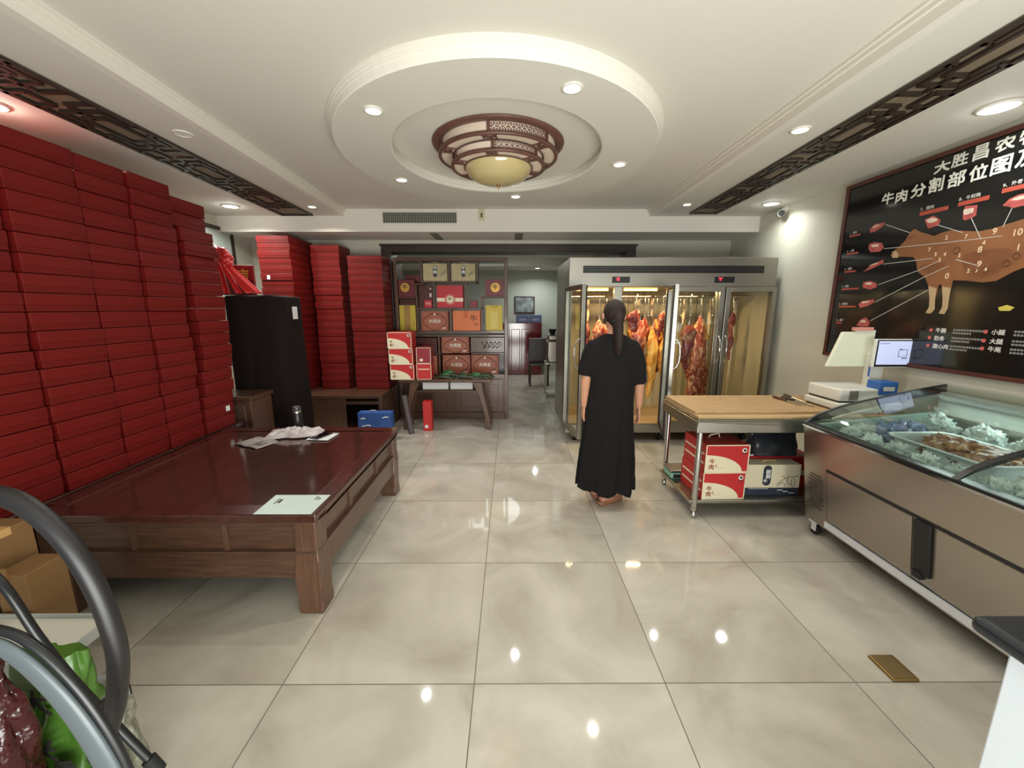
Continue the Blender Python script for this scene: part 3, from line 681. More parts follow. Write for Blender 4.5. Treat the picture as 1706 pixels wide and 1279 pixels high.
P = [Vector((.40+.28*i/20, F-.007, 1.055+.03*sin(i*1.3))) for i in range(21)]; b.tube(P, .006, 6)
for i in range(9): b.blob((.41+.03*i, F-.006, 1.055+.035*(-1)**i), (.016, .007, .012), .3, 3, 2, i)
b.build('carving', m_wood, d)
# goods on the display shelf
def box_thing(nm, label, cat, x0, x1, y0, y1, z0, z1, m, group=None, bev=.003):
    t = thing(nm, label, cat, ((x0+x1)/2, (y0+y1)/2, z0), 0, group)
    MB().box(-(x1-x0)/2, (x1-x0)/2, -(y1-y0)/2, (y1-y0)/2, 0.0005, z1-z0).build('body', m, t, bevel=bev)
    return t, (x1-x0)/2, (y1-y0)/2, z1-z0
m_beige = mat('beige_kraft', (176, 164, 124), .6, noise_amt=.12, nscale=14); m_maroon = mat('maroon_card', (104, 32, 36), .45, noise_amt=.1)
m_darkmar = mat('dark_maroon_card', (70, 26, 24), .5, noise_amt=.1); m_yel = mat('yellow_card', (196, 172, 58), .5, noise_amt=.06); m_orn = mat('ornate_brown_card', (150, 84, 60), .45, noise_amt=.12, nscale=25)
m_ornd = mat('ornate_relief_print', (108, 46, 36), .4); m_silver = mat('silver_print', (206, 190, 176), .35, .3); m_orange = mat('orange_card', (206, 110, 58), .5, noise_amt=.06); m_navy = mat('navy_print', (44, 50, 66), .5)
m_stripe = mat('bright_red_card', (178, 32, 44), .45)
GY = 5.47
for x0, x1, lab in ((-1.17, -.845, 'beige gift bag with navy oval badge, left of the two in the top row'), (-.79, -.468, 'beige gift bag with navy oval badge, right of the two in the top row')):
    t, w, d, h = box_thing('gift_bag', lab, 'bag', x0, x1, GY, GY+.12, 1.911, 2.14, m_beige, 'beige gift bags')
    b = MB(); pts = [(.028*cos(a)-.01*0, (.045 if sin(a) > 0 else -.045)+.028*sin(a)) for a in [2*pi*i/24 for i in range(24)]]
    b.prism([(x, y) for x, y in pts], 0, .001, 0, Matrix.Translation((.0, -d-.0003, h*.55)) @ Matrix(((1,0,0,0),(0,0,-1,0),(0,1,0,0),(0,0,0,1)))); b.build('badge', m_navy, t)
    b = MB().text('牛', facing(0, -d-.002, h*.72), .05, .002).text('肉', facing(0, -d-.002, h*.5), .05, .002); b.build('lettering', m_white_ink, t)
    b = MB()
    for k in range(5): b.tube([(.06+.014*k, -d-.001, h*.25+.01*k), (.08+.014*k, -d-.001, h*.38+.02*(k % 2)), (.10+.012*k, -d-.001, h*.5+.012*k)], .0015, 4)
    b.build('plant_drawing', m_navy, t)
    b = MB().tube([(-.05, -d-.001, h), (-.045, -d-.004, h+.012), (.045, -d-.004, h+.012), (.05, -d-.001, h)], .003, 6); b.build('handle', m_beige, t)
def roundel(t, x, y, zc, r, fig='牛', mr=None):
    b = MB().lathe([(.0005, 0), (r, 0)], n=28); vs = [(x+v[0], y, zc+v[1]) for v in b.v]; b.v = vs; b.build('roundel', mr or m_gold, t)
    MB().text(fig, facing(x, y-.0006, zc), r*1.25, .002).build('lettering', m_ink, t)
t, w, d, h = box_thing('gift_box', 'maroon gift box with a gold roundel at the left end of the shelf', 'box', -1.513, -1.29, GY, GY+.14, 1.703, 1.93, m_maroon); roundel(t, -.02, -d-.0006, h*.55, .06)
t, w, d, h = box_thing('gift_box', 'plain maroon box standing behind the left gold roundel box', 'box', -1.45, -1.215, GY+.15, GY+.25, 1.883, 2.0, m_maroon)
t, w, d, h = box_thing('gift_box', 'maroon gift box with a gold roundel at the right end of the shelf', 'box', -.335, -.09, GY, GY+.14, 1.713, 1.932, m_maroon); roundel(t, .01, -d-.0006, h*.52, .062)
MB().text('牛', facing(-.085, -d-.001, h*.78), .035, .001).build('lettering', m_stripe, t)
t, w, d, h = box_thing('gift_box', 'dark maroon upright box left of the striped red box', 'box', -1.245, -1.06, GY+.02, GY+.2, 1.561, 1.855, m_darkmar)
b = MB().box(.055, .082, -d-.001, -d, .14, .19).box(.06, .08, -d-.001, -d, .24, .26); b.build('printed_label', m_silver, t)
t, w, d, h = box_thing('gift_box', 'small red box in front of the dark maroon upright box', 'box', -1.165, -1.062, GY-.015, GY+.012, 1.561, 1.66, m_stripe); MB().text('牛肉', facing(0, -d-.001, .05), .035, .001).build('lettering', m_silver, t)
t, w, d, h = box_thing('gift_box', 'bright red gift box with a cream band and round seal in the middle compartment', 'box', -.995, -.64, GY, GY+.14, 1.561, 1.855, m_stripe)
b = MB().box(-w, w, -d-.0012, -d-.0002, .08, .128); b.build('cream_band', m_cream, t)
b = MB(); r = .072; v = MB().lathe([(.0005, 0), (r, 0)], n=28); v.v = [(p[0], -d-.0018, .108+p[1]) for p in v.v]; v.build('seal_disc', m_stripe, t)
roundel(t, 0, -d-.0026, .108, .047, '牛', m_cream)
b = MB()
for k in range(14):
    a = 2*pi*k/14; b.box(.06*cos(a)-.006, .06*cos(a)+.006, -d-.0024, -d-.0016, .108+.06*sin(a)-.006, .108+.06*sin(a)+.006)
b.build('seal_marks', m_cream, t)
t, w, d, h = box_thing('gift_box', 'small maroon box beside the striped red box', 'box', -.552, -.448, GY, GY+.1, 1.561, 1.655, m_maroon); MB().text('牛肉', facing(0, -d-.001, .05), .03, .001).build('lettering', m_print_red, t)
t, w, d, h = box_thing('gift_box', 'low dark maroon box above the left yellow bag', 'box', -1.51, -1.295, GY+.05, GY+.2, 1.602, 1.68, m_darkmar)
for x0, x1, lab, k in ((-1.513, -1.295, 'yellow gift bag with a brown centre stripe at the left of the shelf', 0), (-.335, -.105, 'yellow gift bag with faint print at the right of the shelf', 1)):
    t, w, d, h = box_thing('gift_bag', lab, 'bag', x0, x1, GY, GY+.1, 1.2485, 1.592, m_yel)
    if k == 0: MB().box(-.045, .035, -d-.001, -d, 0, h).build('stripe', mat('ochre_print', (166, 128, 66), .5), t); MB().text('牛', facing(.08, -d-.0015, .12), .03).text('肉', facing(.08, -d-.0015, .08), .03).build('lettering', m_ink, t)
    else: MB().box(-.05, .05, -d-.001, -d, .03, .26).build('printed_panel', mat('pale_yellow_print', (206, 186, 96), .5), t)
    MB().tube([(-.05, -d, h), (-.045, -d-.004, h-.02), (.045, -d-.004, h-.02), (.05, -d, h)], .003, 6).build('handle', mat('ochre_cord', (140, 104, 50), .6), t)
def ornate(lab, x0, x1, z0, z1, g='ornate brown gift boxes'):
    t, w, d, h = box_thing('gift_box', lab, 'box', x0, x1, GY-.005, GY+.16, z0, z1, m_orn, g)
    b = MB()
    for r in (.46, .42):
        P = [Vector((w*2*r*.92*cos(a)*(1+.06*cos(4*a)), -d-.001, h*.47+h*r*.9*sin(a)*(1+.06*cos(4*a)))) for a in [2*pi*i/40 for i in range(41)]]
        b.tube(P, .004 if r > .44 else .002, 5, cap=False)
    for sx in (-1, 1):
        for sz in (0, 1):
            for k in range(3): b.tube([Vector((sx*(w*(.98-.1*k)), -d-.0008, h*(sz if 0 else (.03 if sz == 0 else .97)))), Vector((sx*w*.98, -d-.0008, h*((.12+.1*k) if sz == 0 else (.88-.1*k))))], .002, 4)
    b.build('relief_pattern', m_ornd, t)
    b = MB()
    b.blob((0, -d-.002, h*.85), (.014, .003, .022), .2, 2, 2)
    b.text('大', facing(-.055, -d-.0025, h*.48), .06, .002).text('禮', facing(.0, -d-.0025, h*.48), .055, .001).text('盒', facing(.055, -d-.0025, h*.48), .055, .001)
    b.box(.09, .15, -d-.0015, -d-.0005, .03, .042)
    b.build('lettering', m_silver, t)
ornate('ornate brown gift box standing upright in the middle of the shelf', -1.222, -.848, 1.2485, 1.512)
t, w, d, h = box_thing('gift_bag', 'orange gift bag with a black ox character in the middle of the shelf', 'bag', -.785, -.41, GY, GY+.12, 1.2485, 1.518, m_orange)
MB().text('牛', facing(.095, -d-.001, .16), .1, .001).text('肉', facing(.125, -d-.001, .085), .05, .0).build('lettering', m_ink, t)
b = MB()
for x0 in (-.03, .005): b.tube([(x0, -d-.003, h), (x0, -d-.004, h-.08)], .004, 6)
b.tube([(-.03, -d-.004, h-.08), (.005, -d-.004, h-.08)], .004, 6); b.build('handle', mat('rust_cord', (170, 70, 40), .6), t)
ornate('ornate brown gift box alone in the top row below the shelf board', -.955, -.572, .936, 1.162)
ornate('ornate brown gift box directly under the topmost lower one', -.945, -.56, .641, .912)
ornate('ornate brown gift box at the lower right below the carved drawer', -.545, -.165, .641, .915)
t, w, d, h = box_thing('gift_box', 'dark red lattice patterned box in the lower left of the shelf', 'box', -1.36, -1.02, GY+.02, GY+.16, .936, 1.15, m_darkmar)
MB().box(-.03, .06, -d-.001, -d, .09, .15).build('printed_label', m_maroon, t)
t, w, d, h = box_thing('gift_box', 'brown box mostly hidden behind the small red boxes on the console', 'box', -1.36, -1.02, GY-.005, GY+.16, .641, .905, m_orn)

# ------------------------------------------------------------------ console table with its goods
t = thing('console_table', 'narrow dark wooden console table with splayed curved legs before the shelf', 'table', (-.82, 5.06, 0))
MB().box(-.60, .585, -.15, .15, .625, .662).build('top', m_wood, t, bevel=.01)
MB().box(-.46, .44, -.11, .11, .50, .515).box(-.46, .44, .10, .115, .515, .625).build('shelf', m_wood, t)
for sx in (-1, 1):
    for sy in (-1, 1):
        rings = []
        for z_, x_, w_ in ((.625, .40, .06), (.56, .415, .05), (.45, .45, .033), (.3, .49, .03), (.15, .525, .032), (.05, .535, .036), (0, .53, .038)):
            rings.append([(sx*x_-w_, sy*.11-.03, z_), (sx*x_+w_, sy*.11-.03, z_), (sx*x_+w_, sy*.11+.03, z_), (sx*x_-w_, sy*.11+.03, z_)])
        MB().loft(rings[::-1], smooth=False).build('leg', m_woodv, t, bevel=.006)
for x0, x1, lab in ((-.31, .02, 'left white tray box under the console top'), (.045, .335, 'right white tray box under the console top')):
    t2 = thing('tray_box', lab, 'box', (-.82+(x0+x1)/2, 5.06, .516), 0, 'white tray boxes under the console top'); w = (x1-x0)/2
    MB().box(-w, w, -.07, .07, 0, .095).build('body', m_paper, t2, bevel=.003); MB().box(-w-.001, w+.001, -.0715, .0715, 0, .009).build('base_edge', mat('olive_edge', (90, 96, 50), .6), t2)
def beefbox(lab, loc, w, d, h, g, rz=0.):
    t = thing('beef_carton', lab, 'carton', loc, rz, g)
    MB().box(-w/2, w/2, -d/2, d/2, .0005, h-.0005).build('body', m_print_red, t, bevel=.002)
    y = -d/2
    e = .012*w/.3
    b = MB().box(-w/2, w/2, y-.0012, y-.0004, 0, e*.6).box(-w/2, w/2, y-.0012, y-.0004, h-e*.6, h).box(-w/2, -w/2+e*.6, y-.0012, y-.0004, 0, h).box(w/2-e*.6, w/2, y-.0012, y-.0004, 0, h)
    b.build('cream_border', m_cream, t)
    n = 20; poly = [(-w/2, .003), (w*.36, .003)]+[(-w/2+w*.86*cos(a), .003+h*.62*sin(a)) for a in [pi/2*i/n for i in range(1, n+1)]]
    MB().prism(poly, 0, .0008, 0, Matrix(((1,0,0,0),(0,0,-1,y-.0006),(0,1,0,0),(0,0,0,1)))).build('cream_arc', m_cream, t)
    b = MB().text('牛', facing(-w*.34, y-.0018, h*.39), h*.2, .0015).text('肉', facing(-w*.35, y-.0018, h*.19), h*.2, .0015).text('上', facing(-w*.25, y-.0018, h*.27), h*.09, .001)
    b.box(-w*.26, -w*.22, y-.002, y-.001, h*.2, h*.215).box(-w*.24, -w*.05, y-.002, y-.001, h*.165, h*.17); b.build('lettering', mat('deep_red_ink', (130, 30, 28), .5), t)
    b = MB(); v = MB().lathe([(.0005, 0), (h*.085, 0)], n=20); v.v = [(p[0]+w*.38, y-.0012, h*.8+p[1]) for p in v.v]; v.build('emblem', m_white_ink, t)
    b = MB().blob((w*.385, y-.0015, h*.8), (h*.05, .001, h*.05), .4, 3, 2, 3); b.box(w*.33, w*.43, y-.0018, y-.001, h*.665, h*.695); b.build('emblem_head', m_ink, t)
    return t
ex = -1.365
for k, (lab, dx) in enumerate((('red and cream beef carton at the bottom of the stack of three on the console', .0), ('red and cream beef carton in the middle of the stack of three on the console', -.008), ('red and cream beef carton on top of the stack of three on the console', -.016))):
    beefbox(lab, (ex+dx, 5.04, .6625+k*.1985), .30, .24, .198, 'beef cartons on the console')
for k, lab in enumerate(('small red box with a cream stripe, lower of the pair beside the beef cartons', 'small red box with a white label, upper of the pair beside the beef cartons')):
    t, w, d, h = box_thing('gift_box', lab, 'box', -1.187+.005*k, -1.0, 4.93, 5.1, .6625+k*.203, .6625+k*.203+.202, m_print_red if k == 0 else mat('crimson_card', (140, 36, 48), .45))
    b = MB()
    for q in ((-w, w, 0, .006), (-w, w, h-.006, h)): b.box(q[0], q[1], -d-.001, -d, q[2], q[3])
    for q in (-w, w-.006): b.box(q, q+.006, -d-.001, -d, 0, h)
    b.build('border', m_cream, t)
    (MB().box(-w*.75, w*.75, -d-.001, -d, h*.62, h*.68) if k == 0 else MB().box(-w*.55, -w*.1, -d-.001, -d, .03, .06)).build('printed_label', m_cream, t)
t = thing('green_leaves', 'heap of long green plastic leaves lying on the console table', 'leaves', (-.62, 5.0, .663))
m_leaf = mat('green_leaf', (46, 96, 50), .3, noise_amt=.4, nscale=12); m_leafd = mat('dark_leaf', (44, 52, 32), .35, noise_amt=.4, nscale=12)
rr = random.Random(11)
for k in range(16):
    x = -.235+.56*k/15+rr.uniform(-.02, .02); hgt = .13 if x < -.12 else .06; a = rr.uniform(-.5, .5); L = rr.uniform(.2, .3)
    def leaf(u, v, x=x, hgt=hgt, a=a, L=L, k=k):
        q = (u-.5)*L; w = .028*sin(pi*min(max(u, .02), .98))
        zz = .006+hgt*(k % 4+1)/4*(1-((u-.5)*2)**2)*.95
        return (x+q*cos(a), -.04+.08*((k % 3)/3)+q*sin(a)*.4+(v-.5)*2*w*.5, zz+(v-.5)*w*1.2)
    MB().grid(leaf, 10, 2).build('leaf', m_leaf if k % 3 else m_leafd, t, solid=.0015)
t, w, d, h = box_thing('gift_box', 'tall narrow red box standing on the floor under the console', 'box', -1.115, -1.005, 4.87, 4.98, 0, .385, m_print_red)
MB().box(-.035, .005, -d-.001, -d, .04, .08).build('sticker', m_paper, t)
t = thing('rolled_mat', 'dark grey rolled mat leaning beside the console table', 'roll', (-1.29, 4.80, 0))
MB().cyl((.045, -.03, .0), (-.05, .06, .47), .036, n=20).build('roll', mat('grey_roll', (84, 76, 78), .5), t)
MB().cyl((-.0495, .0595, .468), (-.0505, .0605, .473), .02, n=16).build('roll_core', m_black, t)
t, w, d, h = box_thing('gift_bag', 'blue landscape printed gift bag beside the far end of the daybed', 'bag', -1.81, -1.415, 4.52, 4.64, 0, .335, mat('blue_card', (58, 96, 168), .45, noise_amt=.2, nscale=6))
b = MB().box(-w, w, -d-.001, -d, 0, .14); b.build('pale_foreground', mat('pale_blue_print', (176, 202, 220), .5, noise_amt=.2, nscale=12), t)
for P in ([(-.16, .26), (-.13, .27), (-.11, .262)], [(.10, .27), (.13, .285), (.165, .278)], [(-.15, .17), (-.08, .185), (-.05, .175)]):
    MB().tube([(x, -d-.001, z_) for x, z_ in P], .006, 5).build('cloud_print', m_white_ink, t)
MB().tube([(-.07, 0, h-.004), (-.06, -.01, h+.018), (.0, -.012, h+.02), (.01, 0, h-.004)], .004, 6).build('handle', m_white_ink, t)

# ------------------------------------------------------------------ rear room
t = thing('red_cabinet', 'glossy dark red panelled cabinet against the wall of the rear room', 'cabinet', (.12, 9.5, 0))
m_rc = mat('glossy_red_lacquer', (112, 30, 38), .12, coat=.6)
MB().box(-.65, .62, -.2, .35, 0, 1.22).build('body', m_rc, t, bevel=.01)
for k in range(4):
    x0 = -.33+.235*k
    MB().box(x0, x0+.2, -.225, -.2, .08, 1.08).build('panel', m_rc, t, bevel=.012)
for k, (x0, x1, lab) in enumerate(((.14, .44, 'blue carton on the rear red cabinet, left of two'), (.46, .74, 'blue carton on the rear red cabinet, right of two'))):
    t, w, d, h = box_thing('carton', lab, 'carton', x0, x1, 9.4, 9.7, 1.221, 1.40, mat('slate_blue_card', (84, 96, 130), .5), 'blue cartons in the rear room'); MB().box(-w*.6, w*.6, -d-.001, -d, .05, .1).build('printed_band', mat('pale_slate', (140, 150, 170), .5), t)
t = thing('framed_picture', 'dark ink landscape picture on the rear room wall', 'picture', (.355, 9.95, 1.645))
MB().box(-.25, .25, -.03, 0, -.205, .205).build('frame', m_frame, t, bevel=.006)
MB().box(-.22, .22, -.034, -.028, -.175, .175).build('picture_panel', mat('ink_landscape', (150, 158, 156), .3, noise_amt=.8, nscale=7, rgb2=(40, 44, 46)), t)
t = thing('meat_grinder', 'grey steel machine on a stand seen through the opening, beside the armchair', 'machine', (.66, 6.95, 0))
MB().box(-.02, .20, -.15, .2, .62, 1.0).box(.0, .18, -.1, .15, 1.0, 1.1).build('housing', m_steel2, t, bevel=.02)
for x_ in (-.03, .19):
    for y_ in (-.16, .2): MB().cyl((x_, y_, 0), (x_, y_, .62), .012, n=10).build('leg', m_steel2, t)
MB().box(-.045, .205, -.175, .215, .60, .62).build('stand_top', m_steel2, t); MB().box(-.04, .2, -.17, .21, .12, .14).build('stand_shelf', m_steel2, t)
MB().cyl((.08, -.02, 1.1), (.08, -.02, 1.2), .04, .07, 16).build('hopper', m_black, t)
MB().tube([(-.02, -.155, .95), (-.03, -.2, .8), (.0, -.21, .66), (.03, -.18, .56)], .007, 6).build('cable', m_black, t)
t = thing('armchair', 'dark armchair with slanted arms in the rear room', 'chair', (.58, 8.0, 0))
MB().box(-.2, .2, -.2, .2, .42, .46).build('seat', m_frame, t, bevel=.01); MB().box(-.2, .2, .17, .21, .46, .95).build('backrest', m_frame, t, bevel=.01)
for sx in (-1, 1):
    MB().tube([(sx*.21, .19, .72), (sx*.21, -.18, .66)], .018, 8).build('armrest', m_frame, t)
    for sy in (-1, 1): MB().cyl((sx*.18, sy*.18, 0), (sx*.18, sy*.18, .43), .018, n=8).build('leg', m_frame, t)
# ------------------------------------------------------------------ glass-door meat refrigerator
FX0, FX1, FY0, FY1 = .64, 2.90, 4.42, 5.50
t = thing('meat_refrigerator', 'wide stainless steel four door refrigerator with glass doors, two standing open', 'refrigerator', (FX0, FY0, 0)); FR = t
FW = FX1-FX0; FD = FY1-FY0
m_inner = mat('inner_liner', (188, 178, 148), .45, 0, noise_amt=.06)
m_innersteel = mat('inner_steel', (190, 170, 130), .4, .5)
b = MB().box(0, .03, 0, FD, .12, 2.085).box(FW-.03, FW, 0, FD, .12, 2.085).box(.03, FW-.03, FD-.03, FD, .12, 2.085).box(.03, FW-.03, .02, FD-.03, 1.79, 2.085)
b.build('body', m_steel2, t, bevel=.004)
MB().box(0, FW, -.005, .02, 1.782, 2.088).build('header_panel', mat('header_steel', (158, 155, 146), .34, 1., bump=.03, bscale=90, stretch=(40, 1, 1)), t, bevel=.004)
MB().box(0, FW, -.004, .03, .12, .215).build('base_panel', m_steel, t, bevel=.004)
MB().box(.03, FW-.03, .03, FD-.03, .16, .225).build('inner_floor', mat('tan_liner_floor', (176, 150, 108), .5), t)
def corr(u, v):
    x = .032+u*(FW-.064); return (x, FD-.20+.012*sin(x*62)+.006*sin(x*151), .225+v*1.56)
MB().grid(corr, 220, 1).build('back_liner', m_inner, t)
MB().box(.03, FW-.03, .03, FD-.19, 1.775, 1.79).build('inner_ceiling', m_innersteel, t)
MB().box(.031, .034, .03, FD-.19, .225, 1.775).build('side_liner', m_inner, t); MB().box(FW-.034, FW-.031, .03, FD-.19, .225, 1.775).build('side_liner', m_inner, t)
for x0, x1 in ((.50, .588), (1.09, 1.16), (1.635, 1.715)): MB().box(x0, x1, 0, .05, .215, 1.782).build('door_post', m_steel, t, bevel=.003)
for x0 in (0, FW-.035): MB().box(x0, x0+.035, -.002, .05, .215, 1.782).build('door_post', m_steel, t, bevel=.003)
b = MB().box(.15, 2.11, -.012, -.004, 1.925, 2.0); b.build('vent_slot', mat('vent_black', (18, 18, 20), .3), t)
b = MB()
for zz in (1.945, 1.962, 1.98): b.box(.16, 2.10, -.022, -.011, zz-.003, zz+.003)
b.build('vent_louvre', mat('dark_grey_louvre', (60, 62, 64), .4), t)
for x0, x1, s in ((.47, .66, '-2'), (1.585, 1.80, '-1')):
    o = MB().box(x0, x1, -.014, -.004, 1.822, 1.886).build('display', m_black, t, bevel=.003)
    MB().text(s, facing(x0+.06, -.0146, 1.855), .036, .002).box(x0+.035, x0+.085, -.0146, -.014, 1.871, 1.875).build('digits', mat('red_led', (255, 60, 70), .4, emit=(255, 50, 60), estr=4.), o)
for x_ in (.12, FW/2, FW-.12):
    for y_ in (.1, FD-.12):
        c = MB().box(x_-.03, x_+.03, y_-.03, y_+.03, .105, .122).box(x_-.024, x_-.018, y_-.02, y_+.02, .04, .11).box(x_+.018, x_+.024, y_-.02, y_+.02, .04, .11).build('caster', m_chrome, t)
        MB().cyl((x_-.016, y_, .045), (x_+.016, y_, .045), .045, n=18).build('wheel', m_rubber, c)
# hanging rail and warm tube lights inside
MB().cyl((.034, .32, 1.685), (FW-.034, .32, 1.685), .011, n=12).cyl((.034, .56, 1.685), (FW-.034, .56, 1.685), .011, n=12).build('hanging_rail', m_chrome, t)
m_tube = mat('warm_tube', (255, 214, 140), .4, emit=(255, 200, 110), estr=6.)
for xc in (.29, .85, 1.41):
    MB().cyl((xc-.19, .20, 1.758), (xc+.19, .20, 1.758), .012, n=12).build('tube_light', m_tube, t)
    l = light('tube_light_glow', 'AREA', (xc, .20, 1.742), (0, 0, 0), 7, (1, .72, .36), .4, .05); l.parent = t
m_fglass = glassy('door_glass', (.93, .95, .93)); m_gasket = mat('black_gasket', (26, 24, 24), .6)
def fdoor(hx, s, ang, w=.548):
    hinge = (hx, -.004, 0); z0, z1 = .222, 1.776; X = lambda a: sorted((s*a[0], s*a[1]))
    fr = MB()
    for a in ((.004, .05), (w-.05, w)):
        x = X(a); fr.box(x[0], x[1], -.045, -.006, z0, z1)
    x = X((.05, w-.05)); fr.box(x[0], x[1], -.045, -.006, z0, z0+.05).box(x[0], x[1], -.045, -.006, z1-.05, z1)
    d = fr.build('door', m_steel, t, bevel=.003, loc=hinge, rot=(0, 0, ang))
    x = X((.048, w-.048)); MB().box(x[0], x[1], -.030, -.022, z0+.048, z1-.048).build('glass_pane', m_fglass, d)
    g = MB()
    for a in ((.006, .045), (w-.047, w-.002)):
        x = X(a); g.box(x[0], x[1], -.006, .008, z0+.01, z1-.01)
    x = X((.045, w-.047)); g.box(x[0], x[1], -.006, .008, z0+.01, z0+.04).box(x[0], x[1], -.006, .008, z1-.04, z1-.01)
    g.build('gasket', m_gasket, d)
    x = X((.0, .0055)); x2 = X((w-.0015, w)); MB().box(x2[0], x2[1], -.006, .008, z0+.01, z1-.01).build('gasket_lip', m_gasket, d)
    xx = s*(w-.03); P = [Vector((xx, -.045, .95)), Vector((xx, -.075, .97)), Vector((xx, -.095, 1.02)), Vector((xx, -.1, 1.1)), Vector((xx, -.095, 1.18)), Vector((xx, -.075, 1.23)), Vector((xx, -.045, 1.25))]
    MB().tube(P, .008, 8).build('handle', m_chrome, d)
    return d
fdoor(.0, 1, R(-80)); fdoor(1.082, -1, R(75)); fdoor(1.14, 1, 0, .552); fdoor(FW, -1, 0, .552)

# meat on hooks
def meatmat(name, c1, c2, c3, sc=9., st=(1, 1, .6)):
    m = bpy.data.materials.new(name); m.use_nodes = True; nt = m.node_tree; N = nt.nodes; L = nt.links; b = N['Principled BSDF']
    tc = N.new('ShaderNodeTexCoord'); mp = N.new('ShaderNodeMapping'); mp.inputs['Scale'].default_value = st; L.new(tc.outputs['Object'], mp.inputs[0])
    nz = N.new('ShaderNodeTexNoise'); nz.inputs['Scale'].default_value = sc; nz.inputs['Detail'].default_value = 6; nz.inputs['Distortion'].default_value = 1.2; L.new(mp.outputs[0], nz.inputs['Vector'])
    rp = N.new('ShaderNodeValToRGB'); e = rp.color_ramp.elements; e[0].position = .36; e[0].color = (*lin(c1), 1); e[1].position = .64; e[1].color = (*lin(c3), 1); x = e.new(.5); x.color = (*lin(c2), 1)
    L.new(nz.outputs['Fac'], rp.inputs[0]); L.new(rp.outputs[0], b.inputs['Base Color']); b.inputs['Roughness'].default_value = .35
    bp = N.new('ShaderNodeBump'); bp.inputs['Strength'].default_value = .5; bp.inputs['Distance'].default_value = .012; L.new(nz.outputs['Fac'], bp.inputs['Height']); L.new(bp.outputs[0], b.inputs['Normal'])
    return m
mm_marb = meatmat('marbled_beef', (120, 34, 26), (168, 74, 52), (226, 184, 146), 22)
mm_red = meatmat('red_beef', (92, 26, 26), (142, 56, 46), (214, 168, 134), 9)
mm_fat = meatmat('yellow_fat', (206, 130, 50), (232, 176, 80), (244, 214, 140), 10)
mm_dark = meatmat('dark_beef', (52, 20, 16), (112, 46, 30), (222, 160, 80), 13)
mm_pale = meatmat('pale_tendon', (206, 180, 140), (226, 206, 170), (236, 222, 196), 12)
def hook(t, ztop, zend, x=0, y=0):
    P = [Vector((x+.001, y+.018*cos(a)+.0, ztop+.018*sin(a))) for a in [pi*1.25-i*pi*1.35/10 for i in range(11)]]
    P += [Vector((x, y+.016, ztop-.03)), Vector((x, y, (ztop+zend)/2)), Vector((x, y-.004, zend+.03))]
    P += [Vector((x, y-.012+.012*cos(a), zend+.02*sin(a))) for a in (0, -.8, -1.6, -2.4, -3.0)]
    MB().tube(P, .0035, 6).build('hook', m_chrome, t)
def hang(lab, xw, yw, zt_, zb_, w, m, seed=0, prof=None, amp=.25, flat=.55, group='cuts of beef on hooks', rail=1.685, bend=0., name='hanging_beef', nr=34, fr=5.):
    t = thing(name, lab, 'meat', (xw, yw, zb_), 0, group); H = zt_-zb_; rings = []
    prof = prof or [.12, .55, .9, 1, .95, .85, .8, .7, .45, .12]
    for i in range(nr+1):
        g = i/nr; q = g*(len(prof)-1); k = min(int(q), len(prof)-2); r = (prof[k]+(prof[k+1]-prof[k])*(q-k))*w/2; z_ = H*(1-g)
        cx_ = bend*sin(pi*g)+.25*w*noise.noise(Vector((seed*3.7, g*3, 1)))*g
        ring = []
        for j in range(20):
            a = 2*pi*j/20; n_ = 1+amp*2*noise.noise(Vector((cos(a)*1.3+seed*5.1, sin(a)*1.3, g*fr+seed)))+amp*.7*noise.noise(Vector((cos(a)*3, sin(a)*3+seed, g*fr*3.5)))
            ring.append((cx_+r*cos(a)*n_, r*flat*sin(a)*n_, z_))
        rings.append(ring)
    MB().loft(rings[::-1]).build('flesh', m, t)
    hook(t, rail-zb_, H-.015, 0, -.0)
    return t
hang('curled reddish cut hanging just right of the woman’s head'.replace('’', "'"), 1.455, 4.61, 1.53, 1.275, .15, mm_red, 2, [.2, .8, 1, .9, .75, .6, .3], bend=-.03)
hang('long marbled cut of beef right behind the woman with ragged lower end', 1.545, 4.75, 1.41, .74, .19, mm_marb, 4, [.5, .9, 1, .9, .95, .8, .7, .5, .3, .1])
hang('narrow orange strip of fatty beef hanging lowest beside the open centre door', 1.70, 4.74, 1.30, .47, .125, mm_fat, 6, [.3, .7, .9, 1, .95, .8, .7, .55, .6, .25], bend=.02)
hang('dark fatty beef cut with a hollow, left of the open centre door edge', 1.83, 4.98, 1.42, .74, .20, mm_dark, 9, [.4, .7, .9, 1, .8, .9, 1, .9, .4])
hang('small dark red cut above the narrow orange strip', 1.665, 4.94, 1.44, 1.05, .12, mm_red, 12, [.2, .7, 1, .9, .6, .2])
hang('leg shaped cut of beef with purple top, first right of the open centre door', 2.07, 4.60, 1.36, .84, .19, mm_red, 15, [.35, .9, 1, .75, .7, .75, .7, .5, .25])
hang('long thick rack of ribs, largest piece hanging behind the third door', 2.26, 4.74, 1.46, .44, .255, mm_marb, 18, [.12, .3, .6, .8, .9, .95, 1, 1, .98, .95, .95, .9], amp=.16, flat=.45)
hang('block of bright yellow fat behind the third door, beside its right frame', 2.385, 4.98, 1.43, 1.06, .16, mm_fat, 21, [.25, .7, .9, 1, 1, .95, .8])
hang('thin bony piece alone behind the fourth glass door', 2.645, 4.74, 1.50, .93, .10, mm_red, 24, [.25, .8, .9, .4, .45, .9, .7, .35, .3, .2], amp=.4)
hang('tall streaky orange and dark cut between the marbled cut and the narrow strip', 1.60, 5.13, 1.44, .70, .15, mm_dark, 61, [.3, .7, .9, 1, .8, .9, .8, .6, .5, .2])
